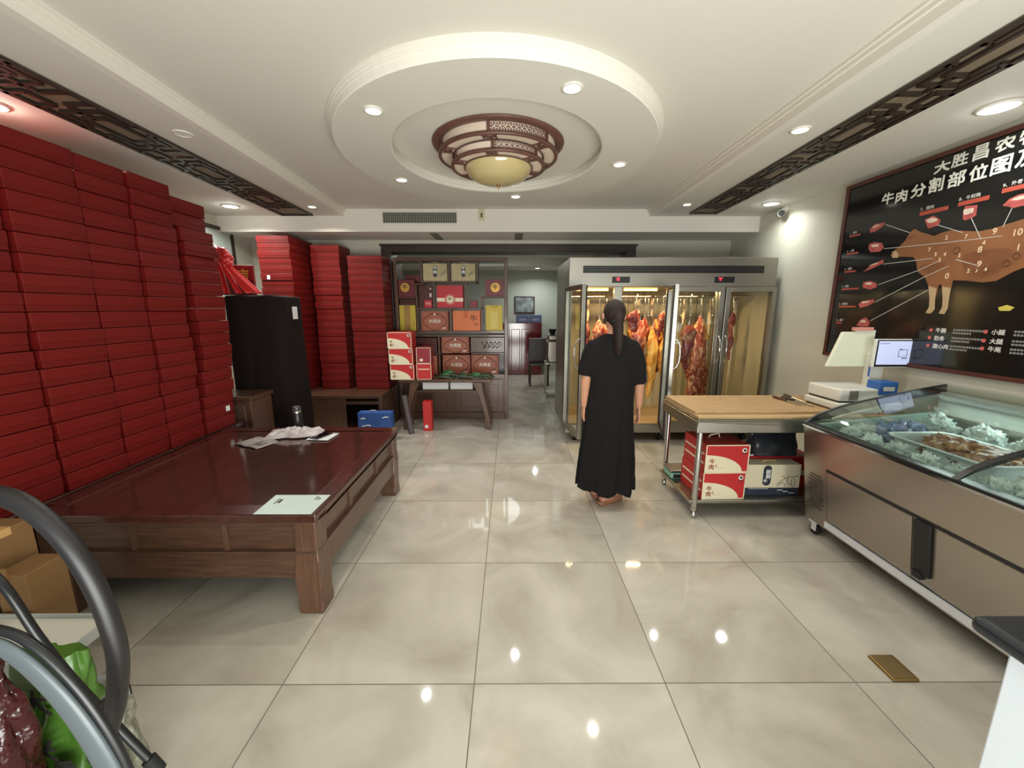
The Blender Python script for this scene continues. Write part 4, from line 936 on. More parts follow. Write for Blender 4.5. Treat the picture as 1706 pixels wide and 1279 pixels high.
hang('lumpy yellow fat cut low beside the dark hollow cut', 1.845, 4.74, 1.20, .72, .10, mm_fat, 63, [.3, .8, 1, .8, 1, .9, .6, .3], rail=1.685)
hang('small pale piece with bone just left of the open centre door top', 1.77, 4.62, 1.52, 1.28, .10, mm_marb, 64)
hang('small pinkish cut at the left end, behind the first open door', .90, 4.74, 1.42, .95, .10, mm_red, 27)
hang('pale cut left of the woman’s head at her ear'.replace('’', "'"), 1.06, 4.74, 1.42, .95, .15, mm_marb, 28)
hang('short beef cut hidden partly by the woman, behind her left shoulder', 1.20, 4.98, 1.40, .9, .16, mm_marb, 30)
hang('slim pale sinew strip behind the fourth glass door at its right side', 2.80, 4.98, 1.64, .45, .05, mm_pale, 33, [.5, .8, .7, 1, .8, .9, .7, .8, .6, .5], amp=.3)
for k, (x, lab, ln) in enumerate(((.97, 'pale looped sinew on a hook above the left opening', .26), (1.32, 'pale sinew strip hanging above the curled cut', .2), (1.60, 'pale sinew strip on a hook left of the tall orange strip', .24), (1.77, 'pale sinew strip on a hook near the centre door', .2), (2.17, 'pale sinew strip on a hook left of the long ribs', .3), (2.50, 'thin pale sinew at the frame between third and fourth door', .9), (2.72, 'thin pale sinew in the middle of the fourth door', .95))):
    hang(lab, x, 5.0, 1.655, 1.655-ln, .045, mm_pale, 40+k, [.5, .8, 1, .7, .9, .6, .4], amp=.35, group='pale sinew strips on hooks', name='hanging_sinew')
for k, (x, lab) in enumerate(((1.50, 'empty steel hook above the long marbled cut'), (1.64, 'empty steel hook over the orange strip'), (2.02, 'empty steel hook beside the centre door edge'), (2.14, 'empty steel hook left of the rib rack'), (2.40, 'empty steel hook above the yellow fat'))):
    t = thing('meat_hook', lab, 'hook', (x, 4.74, 1.40), 0, 'empty meat hooks'); hook(t, .285, .08)

# ------------------------------------------------------------------ the woman in black
def remeshed(mb, name, m, parent, vox, smooth=4, fac=.5):
    o = mb.build(name, m); md = o.modifiers.new('r', 'REMESH'); md.mode = 'VOXEL'; md.voxel_size = vox; md.use_smooth_shade = True
    md = o.modifiers.new('s', 'SMOOTH'); md.iterations = smooth; md.factor = fac
    dg = bpy.context.evaluated_depsgraph_get(); me = bpy.data.meshes.new_from_object(o.evaluated_get(dg)); old = o.data; o.modifiers.clear(); o.data = me; bpy.data.meshes.remove(old); me.name = name
    me.polygons.foreach_set('use_smooth', [True]*len(me.polygons))
    if not me.materials: me.materials.append(m)
    o.parent = parent
    return o
t = thing('person', 'woman in a loose black dress seen from behind, dark hair in a ponytail, tan clogs', 'person', (.77, 2.95, 0)); PE = t
m_skin = mat('skin', (196, 142, 112), .5, noise_amt=.05, nscale=14); m_hair = mat('dark_brown_hair', (40, 27, 22), .6, spec=.3, noise_amt=.55, nscale=30, stretch=(5, 5, .4), bump=.6, bscale=40); m_dress = mat('black_dress_fabric', (27, 26, 26), .95, spec=.15, bump=.1, bscale=50)
b = MB()
# head (facing away, turned slightly to her left), neck, torso
b.blob((0, .02, 1.495), (.070, .092, .103), 0, sub=3).blob((0, .045, 1.44), (.052, .062, .055), 0, sub=3)
b.tube([(0, .118, 1.50), (0, .128, 1.475), (0, .115, 1.462)], [.008, .013, .011], 10)
for s in (-1, 1):
    b.tube([(s*.070, .01, 1.515), (s*.079, .002, 1.50), (s*.078, .004, 1.475), (s*.070, .012, 1.458)], [.010, .013, .012, .008], 8)
b.tube([(0, .012, 1.44), (0, .0, 1.38), (0, -.005, 1.33), (0, -.005, 1.28)], [.050, .046, .052, .085], 16)
b.loft([[(rx*cos(a), ry*sin(a), z_) for a in [2*pi*i/24 for i in range(24)]] for rx, ry, z_ in ((.12, .075, .75), (.15, .09, .85), (.13, .08, 1.0), (.14, .09, 1.15), (.145, .085, 1.25), (.11, .06, 1.31))])
def arm(sh, el, wr, ang, s):
    sh, el, wr = Vector(sh), Vector(el), Vector(wr)
    b.tube(arc_pts([sh, sh.lerp(el, .5), el, el.lerp(wr, .4), wr], 16), [.050-.012*i/8 if i <= 8 else .038-.016*(i-8)/8+.004*sin(pi*(i-8)/8) for i in range(17)], 14)
    d = (wr-el).normalized(); side = Vector((0, 1, 0)); side = (side-d*side.dot(d)).normalized(); nrm = d.cross(side)
    pal = wr+d*.045
    b.tube([wr-d*.01, wr+d*.02, wr+d*.055, wr+d*.085], [.021, .026, .031, .026], 14, flat=.45, up=side)
    for k, (o_, L) in enumerate(((.026, .066), (.009, .076), (-.009, .071), (-.025, .055))):
        p0 = wr+d*.075+side*o_*.9; c = nrm*s
        pts = [p0, p0+d*L*.4+c*.003+side*o_*.12, p0+d*L*.72+c*.010+side*o_*.15, p0+d*L*.97+c*.022+side*o_*.12]
        b.tube(pts, [.0088, .0083, .0075, .006], 8)
    p0 = wr+d*.022+side*.022
    b.tube([p0, p0+side*.022+d*.022+nrm*s*.004, p0+side*.030+d*.045+nrm*s*.008, p0+side*.028+d*.062+nrm*s*.012], [.012, .0105, .009, .0065], 8)
arm((-.145, 0, 1.275), (-.195, -.015, 1.02), (-.198, .02, .80), 0, 1)
arm((.145, 0, 1.275), (.208, -.01, 1.0), (.228, .02, .795), 0, -1)
def legf(hip, kn, an, toe):
    hip, kn, an, toe = map(Vector, (hip, kn, an, toe))
    b.tube(arc_pts([hip, kn, an], 14), [.075-.025*i/7 if i <= 7 else .05-.018*(i-7)/7+.008*sin(pi*(i-7)/7) for i in range(15)], 14)
    d = (toe-an); d.z = 0; d.normalize(); h = Vector((an.x, an.y, .03))
    b.tube([h-d*.045+Vector((0, 0, .005)), h-d*.02+Vector((0, 0, .015)), h+d*.05+Vector((0, 0, .012)), h+d*.12, h+d*.165-Vector((0, 0, .005))], [.022, .033, .034, .036, .02], 12, flat=1)
    b.tube([an, h+d*.01+Vector((0, 0, .01))], [.032, .034], 12)
legf((.06, 0, .78), (.03, .0, .44), (-.01, .0, .10), (.16, .10, .03))
legf((-.06, .02, .78), (-.06, .06, .44), (-.055, .12, .10), (-.05, .3, .03))
body = remeshed(b, 'body', m_skin, t, .0052, 3)
for s in (-1, 1):
    e = MB().blob((s*.029, .104, 1.505), (.011, .008, .0075), 0, sub=2).build('eye', mat('eye_white', (220, 214, 206), .3), body)
    MB().blob((s*.029, .1105, 1.505), (.005, .003, .005), 0, sub=2).build('iris', m_ink, e)
    MB().tube([(s*.014, .112, 1.522), (s*.03, .111, 1.526), (s*.045, .1, 1.521)], .0028, 6).build('eyebrow', m_hair, body)
MB().tube([(-.022, .103, 1.432), (0, .11, 1.434), (.022, .103, 1.432)], [.003, .0055, .003], 8).build('mouth', mat('lips', (160, 84, 78), .4), body)
# hair: cap swept back into a low ponytail, small bun-like side knot, hair tie
b = MB()
b.blob((0, -.004, 1.517), (.082, .093, .096), .02, 4, sub=3, seed=3).blob((0, -.055, 1.485), (.062, .045, .075), .03, 4, sub=3, seed=4)
b.tube([(0, -.075, 1.49), (0, -.10, 1.45), (.002, -.112, 1.40), (.004, -.115, 1.34), (.006, -.118, 1.27), (.01, -.12, 1.20)], [.058, .060, .060, .057, .05, .022], 16, flat=.6)
b.tube([(-.07, -.02, 1.47), (-.083, -.035, 1.452), (-.075, -.045, 1.43)], [.011, .012, .008], 10)
hair = remeshed(b, 'hair', m_hair, t, .008, 2)
MB().lathe([(.046, -.012), (.05, 0), (.046, .012)], (0, -.098, 1.458), 20, sy=.75).build('hair_tie', m_rubber, hair)
# dress: boxy top with elbow sleeves over a wide skirt part
b = MB(); rings = []
for i in range(61):
    g = i/60; z_ = .135+g*(1.362-.135)
    K = [(.135, .222, .175), (.3, .214, .165), (.5, .20, .15), (.7, .188, .138), (.86, .180, .130), (.94, .180, .128), (1.05, .178, .125), (1.2, .178, .118), (1.285, .172, .105), (1.325, .135, .088), (1.35, .085, .07), (1.362, .062, .058)]
    for q in range(len(K)-1):
        if K[q][0] <= z_ <= K[q+1][0]+1e-9:
            f = (z_-K[q][0])/(K[q+1][0]-K[q][0]); rx = K[q][1]+(K[q+1][1]-K[q][1])*f; ry = K[q][2]+(K[q+1][2]-K[q][2])*f; break
    low = max(0, 1-z_/.95)
    ring = []
    for j in range(72):
        a = 2*pi*j/72; fold = .024*low*sin(7*a+1.2*sin(2*a)+2*low)+.012*low*sin(13*a+1)+.004*noise.noise(Vector((cos(a)*2, sin(a)*2, z_*6)))
        zz = z_-(.018*sin(7*a+.5) + .02*cos(a) if i == 0 else 0)
        ring.append(((rx+fold)*cos(a)-.014*low, (ry+fold)*sin(a), zz+(.0 if i else .0)))
    rings.append(ring)
b.loft(rings)
for s, el, wst in ((-1, (-.200, -.012, 1.045), 1), (1, (.203, -.01, .985), 1)):
    P = arc_pts([(s*.115, 0, 1.285), (s*.158, -.003, 1.22), (s*.185, -.006, 1.12), el], 10)
    b.tube(P, [.058, .064, .066, .067, .067, .067, .066, .066, .065, .064, .063], 18, flat=1.1)
remeshed(b, 'dress', m_dress, t, .011, 3)
# clogs
m_clog = mat('tan_clog', (150, 104, 78), .55)
for (ax, ay, tx, ty) in ((-.01, .0, .16, .10), (-.055, .12, -.05, .3)):
    d = Vector((tx-ax, ty-ay, 0)).normalized(); n_ = Vector((-d.y, d.x, 0)); h = Vector((ax, ay, 0)); c = MB(); rings = []
    for q, w_, hh in ((-.068, .012, .03), (-.06, .030, .032), (-.02, .036, .026), (.04, .038, .026), (.075, .044, .062), (.12, .046, .056), (.165, .038, .042), (.188, .016, .03)):
        p = h+d*q; rings.append([p+n_*(w_*cos(a))+Vector((0, 0, .0015 if sin(a) < 0 else hh*sin(a)**.6)) for a in [2*pi*i/18 for i in range(18)]])
    c.loft(rings[::-1]).build('clog', m_clog, t)
# ------------------------------------------------------------------ steel work table with boards, knives and goods
t = thing('work_table', 'stainless steel work table with tubular legs and an undershelf by the freezer', 'table', (2.13, 3.01, 0))
w, d = .80, .325
MB().box(-w, w, -d, d, .755, .77).box(-w, w, -d, -d+.02, .672, .755).box(-w, w, d-.02, d, .672, .755).box(-w, -w+.02, -d+.02, d-.02, .672, .755).box(w-.02, w, -d+.02, d-.02, .672, .755).build('top', m_steel, t, bevel=.004)
MB().box(-w+.003, w-.003, -d+.03, d-.03, .115, .14).build('undershelf', m_steel, t, bevel=.004)
for sx in (-1, 1):
    for sy in (-1, 1):
        x, y = sx*(w-.045), sy*(d-.04)
        l = MB().cyl((x, y, .06), (x, y, .756), .021, n=20).build('leg', m_chrome, t)
        MB().lathe([(.023, .06), (.023, .085)], (x, y, 0), 16).lathe([(.012, .0), (.018, .0), (.02, .02), (.014, .06), (.01, .06)], (x, y, 0), 16).build('foot', m_chrome, l)
m_board = mat('beech_board', (182, 152, 108), .55, noise_amt=.14, nscale=5, stretch=(1.5, 14, 14)); m_boardb = mat('worn_board', (170, 138, 96), .55, noise_amt=.2, nscale=4, stretch=(1.5, 12, 12))
t = thing('cutting_board', 'large wooden cutting board lying directly on the steel table', 'cutting board', (2.12, 3.01, .7705)); MB().box(-.78, .78, -.31, .31, 0, .02).build('board', m_board, t, bevel=.004)
t = thing('cutting_board', 'upper wooden cutting board stacked on another, knives on top', 'cutting board', (2.11, 3.045, .791), R(.4)); MB().box(-.77, .77, -.275, .275, 0, .018).build('board', m_boardb, t, bevel=.004)
def knife(lab, loc, rz, L, hl, hm, wd=.035):
    t = thing('knife', lab, 'knife', loc, rz, 'knives on the cutting board')
    MB().prism([(0, -wd*.35), (L*.8, -wd*.4), (L, 0), (L*.9, wd*.35), (0, wd*.5)], .004, .0065).build('blade', m_chrome, t)
    MB().tube([(-hl, 0, .012), (-hl*.8, 0, .0115), (-hl*.4, .002, .011), (0, 0, .011)], [.009, .0115, .0095, .0095], 10, flat=1.2).build('handle', hm, t)
m_kh = mat('brown_knife_handle', (78, 48, 32), .5); m_kh2 = mat('dark_knife_handle', (44, 36, 32), .5)
knife('knife with a brown wooden handle, leftmost of the three on the board', (2.225, 3.09, .809), R(-83), .16, .13, m_kh)
knife('dark handled knife in the middle of the three on the board', (2.288, 3.09, .809), R(-84), .2, .12, m_kh2)
t = thing('sharpening_steel', 'sharpening rod with a dark handle lying right of the knives', 'sharpening steel', (2.340, 3.19, .8095), R(-5), None)
MB().cyl((0, 0, .01), (.0, -.19, .008), .006, n=10).build('rod', m_chrome, t); MB().tube([(0, 0, .0115), (0, .05, .0125), (0, .1, .0125)], [.009, .0115, .009], 10).build('handle', m_kh2, t)
# boxes on the undershelf
zs = .1405
beefbox('red and cream beef carton at the bottom of the pair under the steel table', (1.585, 2.905, zs), .325, .34, .212, 'beef cartons under the steel table', R(2))
beefbox('red and cream beef carton on top of the pair under the steel table', (1.592, 2.905, zs+.2125), .325, .34, .213, 'beef cartons under the steel table', R(1))
for o in [q for q in bpy.data.objects if q.name.startswith('beef_carton') and q.location.y < 3.2]:
    b = MB()
    for z_ in (.06, .13): b.box(-.1637, -.1627, -.15, .15, z_, z_+.014)
    b.build('side_stripe', m_cream, o)
    if o.location.z > .3: MB().tube([(-.06, 0, .2135), (-.05, 0, .235), (.02, .01, .245), (.03, .01, .2135)], .005, 6).build('carry_handle', m_cream, o)
t, w_, d_, h_ = box_thing('gift_carton', 'cream gift carton with a navy badge and an ox drawing under the steel table', 'carton', 1.775, 2.205, 2.80, 2.92, zs, zs+.245, m_cream)
b = MB().box(-w_, w_, -d_-.001, -d_, 0, .06); b.build('navy_base', m_navy, t)
pts = [(.031*cos(a), (.05 if sin(a) > 0 else -.05)+.031*sin(a)) for a in [2*pi*i/28 for i in range(28)]]
MB().prism(pts, 0, .001, 0, Matrix.Translation((-.04, -d_-.0004, .158)) @ Matrix(((1,0,0,0),(0,0,-1,0),(0,1,0,0),(0,0,0,1)))).build('badge', m_navy, t)
b = MB().text('新', facing(-.032, -d_-.002, .185), .04, .002).text('鲜', facing(-.032, -d_-.002, .148), .04, .002).text('牛', facing(-.05, -d_-.002, .112), .032, .002)
for k in range(3): b.box(.05+.045*k, .09+.045*k, -d_-.002, -d_-.0012, .038-.012*k, .044-.012*k)
for k in range(9): b.box(-.17+.017*k, -.158+.017*k, -d_-.002, -d_-.0012, .05, .055)
b.build('lettering', m_white_ink, t)
b = MB(); y_ = -d_-.0012
for P in ([(.06, .08), (.07, .11), (.10, .135), (.13, .15), (.16, .145), (.175, .12), (.18, .09), (.17, .065)], [(.10, .135), (.085, .155), (.075, .145)], [(.16, .145), (.185, .16), (.19, .145), (.2, .155)], [(.12, .14), (.115, .115), (.125, .09), (.14, .085), (.15, .1), (.15, .13)], [(.07, .11), (.05, .10), (.045, .07)], [(.08, .1), (.11, .085), (.1, .066)], [(.16, .1), (.15, .08), (.165, .066)]):
    b.tube([(x, y_, z_) for x, z_ in P], .0022, 5)
b.build('ox_drawing', mat('olive_ink', (98, 98, 78), .6), t)
MB().tube([(-.05, 0, h_), (-.045, -.01, h_+.012), (.04, -.01, h_+.016), (.05, 0, h_)], .004, 6).build('handle', mat('yellow_cord', (204, 176, 96), .5), t)
t, w_, d_, h_ = box_thing('gift_carton', 'red carton with a cream band behind the cream ox carton', 'carton', 1.83, 2.40, 2.94, 3.16, zs, zs+.255, m_print_red)
MB().box(w_-.12, w_-.02, -d_-.001, -d_, .1, .14).build('band', m_cream, t)
t = thing('dark_bag', 'dark grey plastic bag resting on the red carton under the table', 'bag', (2.12, 3.05, zs+.256))
pouch(t, .34, .2, .165, mat('charcoal_bag', (50, 54, 60), .35, bump=.3, bscale=18), 4)
t = thing('paper_pad', 'pale papers lying on the red carton beside the dark bag', 'papers', (1.88, 3.02, zs+.2555), R(10)); MB().box(-.04, .04, -.07, .05, 0, .012).build('papers', m_paper, t, bevel=.002)
t = thing('counter_scale', 'small pale green counter scale with a steel pan on the undershelf', 'scale', (1.375, 3.175, zs))
MB().box(-.03, .12, -.083, .083, 0, .05).build('base', mat('pale_green_plastic', (128, 172, 152), .45), t, bevel=.012)
MB().box(-.01, .05, -.086, -.082, .01, .04).build('display_window', m_black, t)
MB().box(-.035, .125, -.083, .083, .06, .075).build('pan', m_steel, t, bevel=.006); MB().cyl((.045, 0, .05), (.045, 0, .06), .03, n=16).build('pan_post', m_black, t)
# label printing scale with screens
t = thing('label_scale', 'white electronic label scale with two raised screens at the end of the table', 'scale', (2.62, 2.93, .8095))
m_pos = mat('ivory_plastic', (216, 216, 206), .4)
MB().box(-.255, .22, -.18, .16, .008, .061).build('base', m_pos, t, bevel=.012)
for x_ in (-.23, .19):
    for y_ in (-.15, .13): MB().cyl((x_, y_, 0), (x_, y_, .009), .015, n=10).build('foot', m_rubber, t)
MB().box(-.24, .12, -.16, .15, .112, .20).build('weighing_platform', m_pos, t, bevel=.01); MB().box(-.23, .11, -.15, .14, .1, .113).build('gap', m_black, t)
MB().box(-.17, -.105, -.163, -.159, .12, .19).build('spirit_label', mat('grey_label', (120, 114, 108), .5), t)
o = MB().box(-.14, .08, -.184, -.179, .02, .09).build('label_slot', mat('grey_window', (160, 164, 160), .3), t); MB().box(-.1, -.03, -.186, -.183, .035, .07).build('display', mat('lcd_pale', (196, 206, 200), .2), o)
MB().box(.10, .20, .0, .06, .10, .44).build('column', m_pos, t, bevel=.008)
MB().box(.035, .165, -.17, -.06, .16, .255).build('blue_label', mat('blue_label', (48, 98, 168), .4), t, bevel=.003); MB().box(.06, .14, -.172, -.169, .19, .22).build('label_print', m_white_ink, t)
MB().tube([(.09, -.002, .44), (.092, -.004, .4), (.088, -.003, .34), (.086, -.006, .27)], .006, 6).build('blue_cable', mat('blue_cable', (50, 80, 160), .4), t)
# rear (operator) head and front customer screen
q = [(-.125, -.11), (.125, -.11), (.125, .11), (-.105, .11)]
h = MB().prism([(-.19, .335), (.15, .335), (.15, .60), (-.10, .60)], .06, .085, 0, Matrix(((1,0,0,0),(0,0,1,0),(0,1,0,0),(0,0,0,1)))).build('operator_screen_back', mat('cream_plastic', (220, 222, 200), .4), t, bevel=.006)
MB().box(-.02, .12, .05, .08, .61, .635).build('pink_sign', mat('pink_sign', (206, 140, 128), .5), t)
MB().box(-.0, .15, .062, .078, .598, .612).build('sign_clip', m_pos, t)
s = MB().box(.055, .345, -.06, -.03, .345, .555).build('customer_screen', m_pos, t, bevel=.008)
MB().box(.063, .337, -.0625, -.0595, .352, .548).build('screen_bezel', m_black, s)
MB().box(.073, .327, -.064, -.0622, .368, .540).build('screen_glow', mat('lit_screen', (190, 198, 226), .3, emit=(188, 196, 236), estr=.55), s)
b = MB()
for q in ((.225, .29, .475, .478), (.225, .29, .425, .428)): b.box(q[0], q[1], -.0652, -.0642, q[2], q[3])
for q in ((.225, .228), (.287, .29)): b.box(q[0], q[1], -.0652, -.0642, .425, .478)
b.box(.235, .25, -.0652, -.0642, .478, .484).box(.255, .295, -.0652, -.0642, .412, .418).box(.08, .15, -.0652, -.0642, .521, .525)
b.build('screen_drawing', mat('screen_ink', (92, 94, 120), .4), s)
MB().box(.11, .19, -.035, .065, .40, .50).build('screen_arm', m_pos, t)
for o in kids(t):
    if not o.name.startswith(('base', 'foot')): o.location.z -= .039
    if o.name.startswith('label_slot'): o.scale.z = .8; o.location.z += .02

# ------------------------------------------------------------------ glass topped display freezer
FYa, FYb = .35, 2.57
t = thing('display_freezer', 'stainless steel display freezer with a curved glass top along the right wall', 'freezer', (2.42, 1.46, 0)); fx = lambda x: x-2.42; fy = lambda y: y-1.46
m_fs = mat('freezer_steel', (184, 175, 165), .30, 1., bump=.03, bscale=90, stretch=(1, 1, 30))
def ext(poly, y0, y1): # profile in x,z extruded along y
    b = MB(); n = len(poly); b.add([(fx(x), fy(y0), z_) for x, z_ in poly]+[(fx(x), fy(y1), z_) for x, z_ in poly], [tuple(range(n)), tuple(range(n, 2*n))[::-1]]+[(i, n+i, n+(i+1) % n, (i+1) % n) for i in range(n)]); return b
ext([(2.095, .10), (2.085, .17), (2.03, .52), (1.995, .775), (2.05, .775), (2.05, .645), (2.86, .645), (2.86, .86), (2.92, .86), (2.92, .10)], FYa, FYb).build('body', m_fs, t, bevel=.003)
ext([(2.05, .646), (2.86, .646), (2.86, .655), (2.05, .655)], FYa+.02, FYb-.02).build('well_floor', mat('well_grey', (150, 160, 156), .4), t)
ext([(2.862, .60), (2.9, .60), (2.9, 1.0), (2.862, 1.0)], FYa, FYb-.02).build('rear_panel', mat('rear_white', (196, 200, 194), .35), t)
ext([(1.992, .772), (2.06, .772), (2.06, .79), (1.992, .79)], FYa, FYb).build('front_rim', m_black, t, bevel=.003)
ext([(1.989, .764), (1.998, .764), (1.996, .776), (1.989, .776)], FYa, FYb).build('chrome_edge', m_chrome, t)
for y0, y1 in ((FYb-.03, FYb), (FYa, FYa+.03)): ext([(2.05, .647), (2.86, .647), (2.86, .86), (2.05, .775)], y0, y1).build('end_wall', mat('end_wall_green', (150, 172, 162), .4), t)
ext([(2.072, .125), (2.088, .125), (2.08, .168), (2.066, .168)], FYa, 2.37).build('kick_strip', mat('white_strip', (216, 218, 222), .4), t)
def fsl(z_): return 2.085+(z_-.17)/(.52-.17)*(2.03-2.085)
for y0, y1 in ((1.815, 2.362), (1.10, 1.70), (.42, 1.06)):
    ext([(fsl(.175)-.008, .175), (fsl(.175)+.004, .175), (fsl(.515)+.004, .515), (fsl(.515)-.008, .515)], y0, y1).build('door', m_fs, t, bevel=.003)
ext([(fsl(.515)-.004, .515), (fsl(.515)+.006, .515), (fsl(.53)+.006, .53), (fsl(.53)-.004, .53)], .42, 2.37).build('shadow_gap', m_black, t)
ext([(fsl(.23)-.016, .23), (fsl(.23)+.004, .23), (fsl(.515)+.004, .515), (fsl(.515)-.016, .515)], 1.72, 1.80).build('black_pillar', m_black, t, bevel=.004)
ext([(fsl(.20)-.022, .20), (fsl(.2), .20), (fsl(.24), .24), (fsl(.24)-.022, .24)], 1.755, 1.795).build('pull_handle', m_black, t)
ext([(fsl(.175)-.002, .175), (fsl(.175)+.003, .175), (fsl(.53)+.003, .53), (fsl(.53)-.002, .53)], 2.363, 2.371).build('door_gap', m_black, t)
b = MB()
for i in range(7):
    for j in range(12):
        z_ = .22+.021*j; y_ = 2.405+.018*i+.006*(j % 2)
        if abs(j-6)+abs(i-3)*2 < 11: b.box(fx(fsl(z_))-.0025, fx(fsl(z_))+.002, fy(y_)-.006, fy(y_)+.006, z_-.004, z_+.004)
b.build('vent_holes', mat('vent_hole_dark', (58, 50, 46), .7), t)
for y_ in (2.50, .45):
    for x_ in (2.13, 2.82):
        c = MB().box(fx(x_-.035), fx(x_+.035), fy(y_-.03), fy(y_+.03), .088, .101).box(fx(x_-.022), fx(x_-.017), fy(y_-.02), fy(y_+.02), .03, .09).box(fx(x_+.017), fx(x_+.022), fy(y_-.02), fy(y_+.02), .03, .09).build('caster', m_whiteplastic, t)
        MB().cyl((fx(x_-.014), fy(y_), .038), (fx(x_+.014), fy(y_), .038), .038, n=18).build('wheel', m_rubber, c)
curve = [(1.996, .787), (2.06, .832), (2.13, .866), (2.25, .908), (2.40, .945), (2.56, .98), (2.74, 1.018), (2.905, 1.048)]
cv = [(p.x, p.z) for p in arc_pts([(x, 0, z_) for x, z_ in curve], 28)]
def band(y0, y1, o0, o1):
    b = MB(); rings = []
    for i, (x, z_) in enumerate(cv):
        a = cv[max(i-1, 0)]; c = cv[min(i+1, len(cv)-1)]; dx, dz = c[0]-a[0], c[1]-a[1]; L = math.hypot(dx, dz); nx, nz = -dz/L, dx/L
        tp = min(1, .25+i/10)
        rings.append([(fx(x+nx*o0*tp), fy(y0), z_+nz*o0*tp), (fx(x+nx*o0*tp), fy(y1), z_+nz*o0*tp), (fx(x+nx*o1*tp), fy(y1), z_+nz*o1*tp), (fx(x+nx*o1*tp), fy(y0), z_+nz*o1*tp)])
    return b.loft(rings, smooth=False)
for y0, y1 in ((FYb-.012, FYb+.004), (1.64, 1.668), (.72, .748)): band(y0, y1, .0, -.055 if y0 > 2 else -.02).build('glass_rib', m_black, t)
m_fg = glassy('curved_glass', (.90, .95, .93))
for y0, y1 in ((1.668, FYb-.012), (.748, 1.64)): band(y0, y1, -.003, -.007).build('glass_top', m_fg, t)
gp = [(x, z_-.03) for x, z_ in cv]+[(2.905, .80), (2.06, .79)]
ext(gp, FYb-.008, FYb-.003).build('end_glass', m_fg, t)
P = [(fx(x), fy(FYb-.03), z_-.06) for x, z_ in cv[9:18]]; MB().tube(P, .007, 8).build('gas_strut', m_steel, t)
light('freezer_lamp', 'AREA', (2.80, 1.5, .985), (0, R(35), 0), 5, (.85, 1, .95), .06, 2.0)
MB().box(fx(2.835), fx(2.86), fy(.5), fy(2.45), .985, 1.0).build('lamp_housing', m_whiteplastic, t)
# tub of meat
t = thing('plastic_tub', 'white plastic tub heaped with brown meat inside the freezer', 'tub', (2.44, 2.0, .656))
def rr_(hw, hd, r, z_, n=8):
    out = []
    for cx_, cy_, a0 in ((hw-r, hd-r, 0), (-hw+r, hd-r, pi/2), (-hw+r, -hd+r, pi), (hw-r, -hd+r, 1.5*pi)):
        for i in range(n+1): a = a0+pi/2*i/n; out.append((cx_+r*cos(a), cy_+r*sin(a), z_))
    return out
rings = [rr_(.15, .22, .05, 0), rr_(.165, .24, .055, .08), rr_(.175, .255, .06, .155), rr_(.192, .272, .065, .158), rr_(.192, .272, .065, .15)]
b = MB().loft(rings, cap=False, smooth=False).loft([rr_(.172, .252, .058, .155), rr_(.15, .225, .05, .01)], cap=False); b.add(rr_(.15, .22, .05, .004), [tuple(range(36))]); b.build('tub_shell', mat('tub_white', (200, 210, 210), .4), t)
t = thing('meat_heap', 'heap of brown meat pieces under clear film in the white tub', 'meat', (2.44, 2.0, .665)); t2 = t
mm_brown = meatmat('brown_meat', (84, 40, 26), (122, 84, 54), (176, 146, 104), 14)
rq = random.Random(4)
for k in range(14):
    x_ = rq.uniform(-.11, .11); y_ = rq.uniform(-.18, .18)
    MB().blob((0, 0, 0), (rq.uniform(.05, .075), rq.uniform(.06, .09), rq.uniform(.035, .05)), .5, 2.2, 3, k).build('meat_piece', mm_brown, t, loc=(x_, y_, .105+.045*(1-abs(x_)*6)*(1-abs(y_)*4)), rot=(0, 0, rq.uniform(0, 3)))
MB().blob((0, 0, .075), (.14, .21, .055), .2, 3, 3, 77).build('meat_bed', mm_brown, t)
# frozen packs
m_bag = film('frosted_bag', (216, 228, 222), .72, .07, 1., 40); m_bag2 = film('bluish_bag', (120, 134, 166), .85, .16, 1., 24); m_bag3 = film('clear_film_bag', (206, 218, 212), .5, .06, 1., 45)
packs = []
for k in range(7): packs.append((2.72+.02*(k % 2), 2.40-.235*k, .70, (.075, .088, .07), f'crumpled frosted plastic bag, {ORD[k]} from the far end along the rear of the freezer', 0 if k else 2))
for k in range(5): packs.append((2.58, 2.42-.22*k if k < 1 else 1.62-.22*k, .66, (.065, .085, .06), ('bluish plastic bag in the far rear corner of the freezer, beside the tub' if k == 0 else f'crumpled frosted plastic bag, {ORD[k-1]} of the row nearer than the tub, freezer middle'), 1 if k == 0 else 0))
for k in range(6): packs.append((2.135, 2.36-.15*k, .655, (.055, .06, .055), f'small frosted pack, {ORD[k]} from the far end along the front glass edge', 0 if k % 2 else 2))
packs += [(2.42, 2.38, .665, (.11, .10, .065), 'bluish plastic bag between the end wall and the white tub', 1), (2.25, 1.55, .66, (.1, .1, .06), 'flat frosted pack nearest the middle rib behind the front edge', 0), (2.30, 2.44, .65, (.09, .08, .05), 'dark clear bag against the far end wall of the freezer', 2)]
for k, (x_, y_, z_, r_, lab, mi) in enumerate(packs):
    t = thing('frozen_pack', lab, 'plastic bag', (x_, y_, .656), 0, 'frozen packs in the display freezer')
    bm = MB().blob((0, 0, 0), r_, .5, 4.6, 4, k+50); zmin = min(v[2] for v in bm.v); kz = (z_-.567+r_[2])/(2*r_[2])
    bm.v = [(v[0], v[1], (v[2]-zmin)*kz*.95+.001) for v in bm.v]
    bm.build('pack_film', (m_bag, m_bag2, m_bag3)[mi], t)
    MB().blob((0, 0, (z_-.567)*.55), (r_[0]*.6, r_[1]*.6, r_[2]*.45), .4, 2.5, 2, k).build('frozen_meat', mm_red if mi == 2 else mat('frosty_meat', (150, 140, 134), .6), t)

